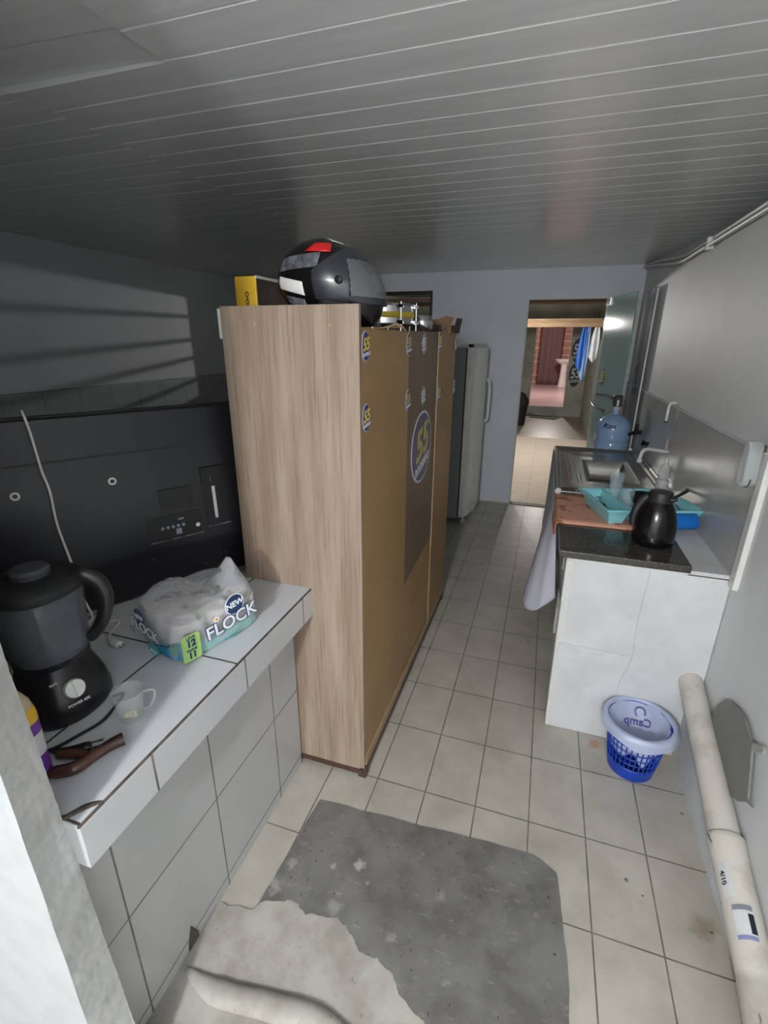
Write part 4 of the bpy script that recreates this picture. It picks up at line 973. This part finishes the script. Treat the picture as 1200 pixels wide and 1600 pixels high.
# television, back towards us
tv = thing('television', (-.75, -.25, .852), 'large flat television seen from its black back, standing on the tiled counter', 'television')
tp = Vector((-.590, .075, .852)); td = Vector((.52, .854, 0)).normalized(); tn = Vector((td.y, -td.x, 0)); 
TM = plane_mtx(tp, td, (tn*-.04)+Vector((0, 0, 1)))   # u along width, v up, w = u x v
wdir = td.cross(Vector((0, 0, 1)))
sgn = 1 if wdir.dot(tn) > 0 else -1
DU = 0.0
def tvp(u, v, w): return TM @ Vector((u+DU, v, w*sgn))
def tvbox(nm, u0, u1, v0, v1, w0, w1, mat, bevel=0, par=tv):
    bm = bm_new(); vs = [bm.verts.new(tvp(u, v, w_)) for w_ in (w0, w1) for v in (v0, v1) for u in (u0, u1)]
    for f_ in ((0, 2, 3, 1), (4, 5, 7, 6), (0, 1, 5, 4), (2, 6, 7, 3), (0, 4, 6, 2), (1, 3, 7, 5)): bm.faces.new([vs[i] for i in f_])
    return obj(nm, bm, mat, par, bevel=bevel)
TW, THh = 1.16, .645
tvbox('bezel', -TW+.13, .13, 0, THh, -.03, .0, M['tv'], .006)
tvbox('screen', -TW+.14, .12, .012, THh-.012, -.032, -.030, M['gloss_black'])
bm = bm_new()  # back shell: thin on top, bulging out below
prof = [(.0, 0), (.014, .006), (.018, .02), (.018, .105), (.048, .155), (.052, .175), (.050, .33), (.036, .47), (.012, .56), (.010, THh-.012), (.0, THh-.004)]
add_prism(bm, prof, (-TW+.15, .105), lambda w_, v, u: tvp(u, v, w_)); obj('back_cover', bm, M['tv'], tv, bevel=.004, smooth=True)
DU = -.062   # features sit a little nearer the far end of the set
def on(v):   # w of back cover at height v
    for (w0, v0), (w1, v1) in zip(prof, prof[1:]):
        if v0 <= v <= v1 and v1 > v0: return w0+(w1-w0)*(v-v0)/(v1-v0)
    return .05
def pixuv(u, v): return u, v
tvbox('vent_slot', -.62, -.10, .508, .514, on(.51)-.004, on(.51)+.0015, M['tv_dark'])
tvbox('port_recess', -.285, -.105, .20, .285, .046, .053, M['tv_dark'], .001)
tvbox('rating_plate', -.235, -.125, .305, .375, .046, .0525, M['tv_dark'])
tvbox('side_recess', -.085, .0, .215, .43, .042, .0535, M['tv_dark'], .001)
tvbox('recess_lip', -.085, .0, .211, .216, .045, .056, M['grey_gloss'])
tvbox('recess_lip', -.285, -.105, .196, .200, .045, .055, M['grey_gloss'])
tvbox('side_ports', -.055, -.043, .24, .36, .052, .056, M['chrome'], .001)
tvbox('power_socket', -.058, -.054, .38, .40, .052, .055, M['grey_gloss'])
tvbox('network_port', -.197, -.178, .212, .232, .052, .055, M['label_grey'])
for k in range(5):
    u = -.240+k*.0175; bm = bm_new(); c = tvp(u, .243, .054)
    bb = [bm.verts.new(c+td*(.0055*math.cos(a))+Vector((0, 0, 1))*(.0055*math.sin(a))+tn*wz) for wz in (-.002, .003) for a in [2*PI*i/10 for i in range(10)]]
    for i in range(10): bm.faces.new((bb[i], bb[(i+1) % 10], bb[10+(i+1) % 10], bb[10+i]))
    bm.faces.new(bb[10:]); obj('av_port', bm, M['label_grey'], tv, smooth=True)
bm = bm_new(); c = tvp(-.122, .232, .054); bb = [bm.verts.new(c+td*(.008*math.cos(a))+Vector((0, 0, 1))*(.008*math.sin(a))+tn*wz) for wz in (-.002, .005) for a in [2*PI*i/12 for i in range(12)]]
for i in range(12): bm.faces.new((bb[i], bb[(i+1) % 12], bb[12+(i+1) % 12], bb[12+i]))
bm.faces.new(bb[12:]); obj('antenna_socket', bm, M['chrome'], tv, smooth=True)
tvbox('hdmi_label', -.185, -.165, .262, .268, .052, .0535, M['label_grey'])
for (u, v) in ((-.36, .43), (-.61, .43)):
    bm = bm_new(); c = tvp(u, v, on(v)); r_ = [(0.012, -.002), (.012, .003), (.007, .003), (.006, -.003)]
    rr = [[bm.verts.new(c+td*(q*math.cos(a))+Vector((0, 0, 1))*(q*math.sin(a))+tn*wz) for a in [2*PI*i/20 for i in range(20)]] for q, wz in r_]
    for j in range(3):
        for i in range(20): bm.faces.new((rr[j][i], rr[j][(i+1) % 20], rr[j+1][(i+1) % 20], rr[j+1][i]))
    bm.faces.new(rr[3]); o = obj('wall_mount_socket', bm, M['white'], tv, smooth=True)
bm = bm_new()
for (u, v) in ((-.28, .135), (-.10, .06), (-.33, .06), (-.60, .06), (.06, .62), (-.02, .085)):
    c = tvp(u, v, on(v)); rr = [bm.verts.new(c+td*(.0035*math.cos(a))+Vector((0, 0, 1))*(.0035*math.sin(a))+tn*.001) for a in [2*PI*i/8 for i in range(8)]]; bm.faces.new(rr)
obj('screws', bm, M['grey_gloss'], tv)
for u in (-.75, -.15):
    tvbox('stand_foot', u-.02, u+.02, 0, .012, -.09, -.03, M['black_matte'])
# white cable over the TV with plug
DU = 0.0
cp = [tvp(-.60, .60, -.06), tvp(-.605, .655, -.02), tvp(-.605, .655, .012), tvp(-.60, .60, .026), tvp(-.597, .50, .045), tvp(-.590, .43, .056), tvp(-.592, .33, .060), tvp(-.580, .20, .066), tvp(-.575, .10, .07), tvp(-.560, .02, .08),
      Vector((-.80, -.47, .857)), Vector((-.735, -.42, .857)), Vector((-.70, -.49, .857)), Vector((-.675, -.51, .858))]
t = thing('white_power_cable', (-.66, -.51, .852), 'white cable hanging over the television with its plug on the tiles', 'cable')
bm = bm_new(); add_tube(bm, cp, .0035, 8, 6); obj('cable', bm, M['white'], t, smooth=True)
bm = bm_new(); add_tube(bm, [(-.675, -.51, .860), (-.655, -.52, .862), (-.625, -.525, .862)], [.005, .011, .012], 10, 3, squash=.8); obj('plug_body', bm, M['white'], t, smooth=True)
bm = bm_new()
for d in (-.006, .006): add_tube(bm, [(-.627, -.525+d, .862), (-.607, -.528+d, .861)], .002, 6)
obj('plug_pin', bm, M['chrome'], t, smooth=True)

# ---- blender
bl = thing('blender', (-.575, -.745, .852), 'black kitchen blender with smoky jug and white dial on the tiled counter', 'blender')
B0 = Vector((-.575, -.745, .852)); BA = -.62
def bprof(bm, pr, seg=36, squ=1.0, cap0=False, cap1=False, ex=2.0):
    rings = []
    for r, z in pr:
        ring = []
        for k in range(seg):
            a = 2*PI*k/seg; c_, s_ = math.cos(a), math.sin(a)
            f_ = (abs(c_)**ex+abs(s_)**ex)**(-1/ex)
            ring.append(bm.verts.new((B0.x+r*f_*math.cos(a), B0.y+r*f_*math.sin(a), B0.z+z)))
        rings.append(ring)
    for i in range(len(rings)-1):
        for k in range(seg): bm.faces.new((rings[i][k], rings[i][(k+1) % seg], rings[i+1][(k+1) % seg], rings[i+1][k]))
    if cap0: bm.faces.new(rings[0][::-1])
    if cap1: bm.faces.new(rings[-1])
bm = bm_new(); bprof(bm, [(.098, 0), (.104, .012), (.104, .035), (.094, .075), (.080, .11), (.070, .135), (.067, .145)], 40, ex=2.3, cap0=True, cap1=True); bb_ = obj('motor_base', bm, M['black'], bl, smooth=True)
dz = Vector((.95, -.31, 0)).normalized()  # dial faces the aisle/camera
dcn = B0+dz*.092+Vector((0, 0, .086)); nrm = (dz+Vector((0, 0, .45))).normalized()
au = Vector((0, 0, 1)).cross(nrm).normalized(); av = nrm.cross(au)
DM = Matrix(((au.x, av.x, nrm.x, dcn.x), (au.y, av.y, nrm.y, dcn.y), (au.z, av.z, nrm.z, dcn.z), (0, 0, 0, 1)))
bm = bm_new(); add_lathe(bm, [(.022, -.004), (.022, .010), (.020, .014), (.0, .015)], (0, 0, 0), 28, mtx=DM); add_box(bm, -.003, .003, -.02, .02, .012, .019, DM); obj('dial', bm, M['label_grey'] if False else M['white'], bl, smooth=True)
text('POWER 600', .009, DM @ Matrix.Translation((.0, -.036, .000)), M['label_white'], bl, 'lettering', bold=.0002)
text('turbo', .010, DM @ Matrix.Translation((-.030, .028, -.002)), M['label_white'], bl, 'lettering', bold=.0001)
smoky = film('smoky_jug_plastic', srgb(98, 102, 108), .12, .62)
bm = bm_new(); bprof(bm, [(.072, .145), (.075, .150), (.078, .17), (.080, .20), (.086, .27), (.090, .325)], 40, ex=2.4); obj('jug', bm, smoky, bl, smooth=True, solid=.003)
bm = bm_new(); bprof(bm, [(.076, .140), (.078, .165), (.070, .166), (.02, .175), (.0, .18)], 40, ex=2.4); obj('jug_collar', bm, M['black'], bl, smooth=True)
bm = bm_new(); bprof(bm, [(.092, .315), (.096, .32), (.096, .338), (.086, .348), (.045, .352), (.040, .352)], 40, ex=2.4, cap0=True, cap1=True); obj('jug_lid', bm, M['black_matte'], bl, smooth=True)
bm = bm_new(); add_lathe(bm, [(.038, .348), (.040, .365), (.034, .372), (.0, .372)], tuple(B0), 28); obj('lid_cap', bm, M['grey_shape'] if False else flat('dark_grey_cap', srgb(74, 76, 80), .4), bl, smooth=True)
hd = Vector((.80, .60, 0)).normalized()
def hpnt(r, z): return B0+hd*r+Vector((0, 0, z))
bm = bm_new(); add_tube(bm, [hpnt(.080, .334), hpnt(.105, .334), hpnt(.130, .31), hpnt(.136, .265), hpnt(.122, .215), hpnt(.098, .180), hpnt(.084, .170)], [.015, .016, .015, .013, .011, .010, .010], 12, 5, squash=1.4); obj('jug_handle', bm, M['black'], bl, smooth=True)
bm = bm_new()
for k in range(3):
    a = -1.0+k*.9; add_tube(bm, [B0+Vector((.079*math.cos(a), .079*math.sin(a), .20)), B0+Vector((.088*math.cos(a), .084*math.sin(a), .31))], .003, 6)
obj('jug_ribs', bm, smoky, bl, smooth=True)
bm = bm_new(); add_tube(bm, [(-.47, -.70, .858), (-.452, -.68, .858), (-.437, -.72, .857), (-.425, -.77, .857), (-.44, -.82, .857), (-.455, -.86, .857), (-.47, -.88, .857)], .0036, 8, 6); obj('power_cord', bm, M['black'], bl, smooth=True)
t = thing('black_power_plug', (-.40, -.86, .852), 'black power plug with pins lying on the tiles in front of the blender', 'plug')
bm = bm_new(); add_tube(bm, [(-.455, -.875, .860), (-.42, -.865, .861), (-.392, -.845, .861), (-.383, -.838, .861)], [.005, .010, .013, .010], 10, 4, squash=.8); obj('plug_body', bm, M['black'], t, smooth=True)
bm = bm_new()
for d in (Vector((.006, -.006, 0)), Vector((-.006, .006, 0))): add_tube(bm, [Vector((-.383, -.838, .862))+d, Vector((-.366, -.822, .862))+d], .0022, 6)
obj('plug_pin', bm, M['frame'], t, smooth=True)

# ---- brown forked piece
t = thing('brown_wooden_piece', (-.37, -.88, .852), 'glossy dark brown forked wooden piece lying on the counter by the bottle', 'wooden piece')
bm = bm_new(); add_tube(bm, [(-.325, -.805, .868), (-.338, -.828, .868), (-.35, -.86, .866), (-.36, -.895, .866), (-.39, -.915, .864), (-.42, -.925, .862)], [.015, .013, .012, .014, .013, .008], 12, 5); obj('long_arm', bm, M['brownwood'], t, smooth=True)
bm = bm_new(); add_tube(bm, [(-.352, -.862, .864), (-.39, -.865, .863), (-.43, -.878, .862)], [.010, .011, .010], 12, 4); obj('short_arm', bm, M['brownwood'], t, smooth=True)

# ---- bottle with purple label
t = thing('cleaner_bottle', (-.415, -.93, .852), 'plastic bottle with purple, white and yellow labels half hidden by the plaster pier', 'bottle')
q = (-.435, -.935, .852)
bm = bm_new(); add_lathe(bm, [(.0, 0), (.028, 0), (.033, .008), (.033, .15), (.029, .185), (.020, .205), (.014, .212)], q, 28, sx=1.15, sy=.9, rot=.7); obj('bottle_body', bm, M['softener'], t, smooth=True)
bm = bm_new(); add_lathe(bm, [(.0335, .004), (.0336, .065)], q, 28, sx=1.15, sy=.9, rot=.7); obj('purple_label', bm, M['purple'], t, smooth=True)
bm = bm_new(); add_lathe(bm, [(.0337, .064), (.0337, .115)], q, 28, sx=1.15, sy=.9, rot=.7); obj('white_label', bm, M['label_white'], t, smooth=True)
bm = bm_new(); add_lathe(bm, [(.0337, .115), (.0337, .142)], q, 28, sx=1.15, sy=.9, rot=.7); obj('purple_label', bm, M['purple'], t, smooth=True)
bm = bm_new(); add_lathe(bm, [(.0338, .142), (.0335, .158), (.031, .175)], q, 28, sx=1.15, sy=.9, rot=.7); obj('yellow_label', bm, M['yellow'], t, smooth=True)
bm = bm_new(); add_lathe(bm, [(.016, .208), (.017, .232), (.015, .236), (0, .237)], q, 20); obj('cap', bm, M['white'], t, smooth=True)
def bw(z0, a0):
    def f_(p):
        a = a0+p.x/.036; return Vector((q[0]+.0375*math.cos(a)*1.0, q[1]+.0365*math.sin(a), q[2]+z0+p.y))
    return f_
text('ALA-', .014, None, M['red'], t, 'lettering', bold=.0004, warp=bw(.165, -.75), depth=.0002)
text('NOI', .013, None, M['red'], t, 'lettering', bold=.0004, warp=bw(.151, -.75), depth=.0002)
text('Ladi', .026, None, M['ink'], t, 'lettering', bold=.0002, shear=.4, warp=bw(.09, -.75), depth=.0002)
bm = bm_new(); add_lathe(bm, [(0, 0), (.032, 0), (.034, .01), (.034, .19), (.026, .22), (.012, .235), (.012, .26), (0, .262)], (-.66, -.83, .852), 24)
tag(obj('green_bottle', bm, M['green'], smooth=True, loc=(-.66, -.83, .852)), 'green plastic bottle at the left behind the pier, next to the blender', 'bottle')

# ---- cup
t = thing('plastic_cup', (-.375, -.735, .852), 'small clear ribbed plastic cup with handle on the tiled counter', 'cup')
q = (-.372, -.735, .852)
bm = bm_new(); N = 40
rings = []
for r, z in [(.0, .002), (.024, .002), (.026, .008), (.033, .07), (.036, .078)]:
    rings.append([bm.verts.new((q[0]+(r+(.0010*math.cos(k*10*2*PI/N*2) if .01 < z < .06 else 0))*math.cos(2*PI*k/N), q[1]+r*math.sin(2*PI*k/N), q[2]+z)) for k in range(N)])
for i in range(1, len(rings)-1):
    for k in range(N): bm.faces.new((rings[i][k], rings[i][(k+1) % N], rings[i+1][(k+1) % N], rings[i+1][k]))
bm.faces.new(rings[1][::-1]); bmesh.ops.delete(bm, geom=rings[0], context='VERTS')
obj('cup_body', bm, M['clearp'], t, smooth=True, solid=.0016)
hd2 = Vector((.80, .60, 0)).normalized(); Q = Vector(q)
bm = bm_new(); add_tube(bm, [Q+hd2*.033+Vector((0, 0, .068)), Q+hd2*.055+Vector((0, 0, .068)), Q+hd2*.056+Vector((0, 0, .05)), Q+hd2*.042+Vector((0, 0, .022)), Q+hd2*.028+Vector((0, 0, .018))], .003, 8, 3); obj('cup_handle', bm, M['clearp'], t, smooth=True)
bm = bm_new(); add_tube(bm, [Q+Vector((.036*math.cos(a*2*PI/32), .036*math.sin(a*2*PI/32), .078)) for a in range(33)], .0014, 6, cap=False); obj('cup_rim', bm, M['clearp'], t, smooth=True)
bm = bm_new()
for k in range(9):
    c = Q+Vector((random.uniform(-.013, .013), random.uniform(-.013, .013), .008+random.uniform(0, .010))); add_box(bm, -.006, .006, -.004, .004, -.003, .003, Matrix.Translation(c) @ Euler((random.random()*3, random.random()*3, random.random()*3)).to_matrix().to_4x4())
tag(obj('bread_crumbs', bm, M['cream'], smooth=True, loc=tuple(Q+Vector((0, 0, .004)))), 'cream crumbs lying in the bottom of the clear cup', 'crumbs', kind='stuff')

# ---- toilet paper pack
tpk = thing('toilet_paper_pack', (-.44, -.37, .852), 'torn clear plastic pack of toilet rolls with green and blue print on the counter', 'toilet paper')
PA = math.radians(-19); PC = Vector((-.455, -.375, .852))
pu = Vector((math.cos(PA), math.sin(PA), 0)); pv = Vector((-math.sin(PA), math.cos(PA), 0))
def pk(x, y, z): return PC+pu*x+pv*y+Vector((0, 0, z))
HX, HY = .108, .140
def ptop(x, y):   # height of the lumpy film
    h0 = .150+.016*noise.noise(Vector((x*12, y*12, 3)))
    h0 += .030*math.exp(-((x+.05)**2+(y+.06)**2)/.0045)
    h0 += .078*math.exp(-((x-.035)**2+(y-.118)**2)/.0036)
    h0 -= .022*math.exp(-((x-.01)**2+(y-.02)**2)/.0022)
    return h0
# film as a lumpy box
bm = bm_new()
def pfilm(u, v):
    a = 2*PI*u; c_, s_ = math.cos(a), math.sin(a)
    f_ = (abs(c_)**5+abs(s_)**5)**(-1/5)
    if v < .55:
        z = .140*(v/.55); k = 1.0+.05*math.sin(v/.55*PI)-.04*(v < .01)
        x, y = HX*f_*c_*k, HY*f_*s_*k
        n_ = noise.noise(Vector((x*22, y*22, z*16)))*.007; return pk(x+n_*c_, y+n_*s_, z+.001)
    t_ = (v-.55)/.45; k = 1.0-t_*.999
    x, y = HX*f_*c_*k, HY*f_*s_*k
    w_ = min(1, t_*4)
    return pk(x, y, .141*(1-w_)+ptop(x, y)*w_+.004*noise.noise(Vector((x*60, y*60, 1)))*w_)
add_grid(bm, 120, 60, pfilm, wrap=True)
m, nt, b = new_mat('printed_film')
setp(b, Roughness=.18, Alpha=.5, IOR=1.5)
v = coord(nt); sep = nt.nodes.new('ShaderNodeSeparateXYZ'); nt.links.new(v, sep.inputs[0])
zz = sep.outputs[2]
wv = nz(nt, coord(nt, (1, 1, 1)), 9, 3, .5, .35, .65)
zl = mth(nt, 'ADD', zz, mth(nt, 'MULTIPLY', wv, -.03))
def step(s, a, b_):
    r = nt.nodes.new('ShaderNodeMapRange'); r.inputs[1].default_value = a; r.inputs[2].default_value = b_; nt.links.new(s, r.inputs[0]); return r.outputs[0]
low = step(zl, .035, .022)
col = mix(nt, low, srgb(206, 209, 214), srgb(150, 196, 188))
xdir = mth(nt, 'ADD', mth(nt, 'MULTIPLY', sep.outputs[0], 1.0), mth(nt, 'MULTIPLY', sep.outputs[1], .2))
blue = mth(nt, 'MULTIPLY', step(mth(nt, 'ADD', zz, mth(nt, 'MULTIPLY', wv, -.02)), .055, .045), mth(nt, 'MULTIPLY', step(xdir, -.10, -.08), step(xdir, .02, .0)))
col = mix(nt, blue, col, srgb(20, 140, 186))
lilac = nz(nt, coord(nt), 12, 3, .5, .57, .68); col = mix(nt, mth(nt, 'MULTIPLY', lilac, .55), col, srgb(186, 170, 206))
grn = nz(nt, coord(nt, (1.3, 1, 1)), 17, 3, .5, .63, .70); col = mix(nt, mth(nt, 'MULTIPLY', grn, .7), col, srgb(120, 150, 96))
nt.links.new(col, b.inputs['Base Color'])
al = mth(nt, 'ADD', mth(nt, 'MULTIPLY', low, .45), .42); nt.links.new(al, b.inputs['Alpha'])
bump(nt, b, nz(nt, coord(nt), 38, 5, .7, 0, 1), .8, .006)
obj('plastic_film', bm, m, tpk, smooth=True)
# rolls inside
for (x, y) in ((-.052, -.075), (.052, -.075), (-.052, .03), (.055, .03), (.052, .0+.105)):
    bm = bm_new(); c = pk(x, y, .004); add_lathe(bm, [(.0195, 0), (.047, 0), (.049, .004), (.049, .096), (.047, .10), (.0195, .10), (.0195, .0)], tuple(c), 32); obj('paper_roll', bm, M['paper'], tpk, smooth=True)
# printing on the film's two visible faces
def onface(face, x, z):
    """warp onto near-left (face 0, -pv side) or right (face 1, +pu side)"""
    def f_(p):
        if face == 0: return pk(x+p.x, -HY*1.05-.0135+0*abs(p.x), z+p.y)
        return pk(HX*1.05+.0115, x+p.x, z+p.y)
    return f_
def badge(face, x, z, r, mat, nm, sq=1.0, off=.0):
    bm = bm_new(); f_ = onface(face, x, z); n_ = 28; nd = (-pv if face == 0 else pu)
    add_prism(bm, [(r*math.cos(2*PI*i/n_), r*sq*math.sin(2*PI*i/n_)) for i in range(n_)], (off-.001, off), lambda a, b_, w_: f_(Vector((a, b_, 0)))+nd*w_)
    return obj(nm, bm, mat, tpk)
def ftext(s, size, face, x, z, mat, nm='lettering', bold=0, off=.001, rot=0, shear=0):
    f_ = onface(face, x, z); nd = (-pv if face == 0 else pu)
    return text(s, size, None, mat, tpk, nm, bold=bold, shear=shear, warp=lambda p: f_(Matrix.Rotation(rot, 3, 'Z') @ Vector((p.x, p.y, 0)))+nd*(off+p.z), depth=.0003)
navy = flat('navy_print', srgb(34, 58, 96), .35); lime = flat('lime_print', srgb(158, 196, 112), .35); teal2 = flat('teal_print', srgb(28, 150, 160), .35); cw = flat('print_white', srgb(232, 236, 240), .3)
badge(1, .045, .118, .033, cw, 'badge_ring'); badge(1, .045, .118, .030, navy, 'badge', off=.0008)
ftext('NEW', .026, 1, .045, .119, cw, bold=.0008, off=.0016, rot=.12)
ftext('FLOCK', .056, 1, .030, .070, navy, bold=.0032, off=.0016, rot=.10); ftext('FLOCK', .056, 1, .030, .070, cw, bold=.0008, off=.0024, rot=.10)
badge(0, -.035, .112, .028, navy, 'badge', off=.0008); ftext('NEW', .021, 0, -.035, .114, cw, bold=.0006, off=.0016)
ftext('FLOCK', .046, 0, -.010, .083, navy, bold=.0026, off=.0016, rot=-.05); ftext('FLOCK', .046, 0, -.010, .083, cw, bold=.0006, off=.0024, rot=-.05)
ftext('12', .026, 0, -.09, .055, teal2, bold=.001, off=.0016)
bm = bm_new(); f_ = onface(1, -.105, .05)
add_prism(bm, [(-.026, -.040), (.026, -.040), (.028, -.034), (.028, .034), (.022, .042), (-.022, .042), (-.028, .034), (-.028, -.034)], (-.0005, .0006), lambda a, b_, w_: f_(Vector((a, b_, 0)))+pu*(w_+.0005)); obj('green_flash', bm, lime, tpk)
ftext('LEVE', .013, 1, -.105, .082, navy, bold=.0003, off=.0022); ftext('12', .028, 1, -.105, .064, navy, bold=.0014, off=.0022)
ftext('PAGUE', .010, 1, -.105, .044, navy, bold=.0003, off=.0022); ftext('11', .026, 1, -.105, .027, navy, bold=.0014, off=.0022)
ftext('perfumado', .011, 1, .02, .022, teal2, bold=.0002, off=.0016, shear=.3)
badge(0, .02, .030, .030, teal2, 'blue_patch', sq=.62, off=.0006); ftext('~', .06, 0, .02, .026, cw, bold=.001, off=.0014)
bm = bm_new(); f_ = onface(1, -.02, .098)
add_prism(bm, [((.012 if i % 2 else .006)*math.cos(2*PI*i/16), (.012 if i % 2 else .006)*math.sin(2*PI*i/16)) for i in range(16)], (0, .0008), lambda a, b_, w_: f_(Vector((a, b_, 0)))+pu*w_); obj('flower_petals', bm, cw, tpk)
badge(1, -.02, .098, .0045, flat('flower_orange', srgb(222, 150, 50), .4), 'flower_heart', off=.0015)
bm = bm_new()
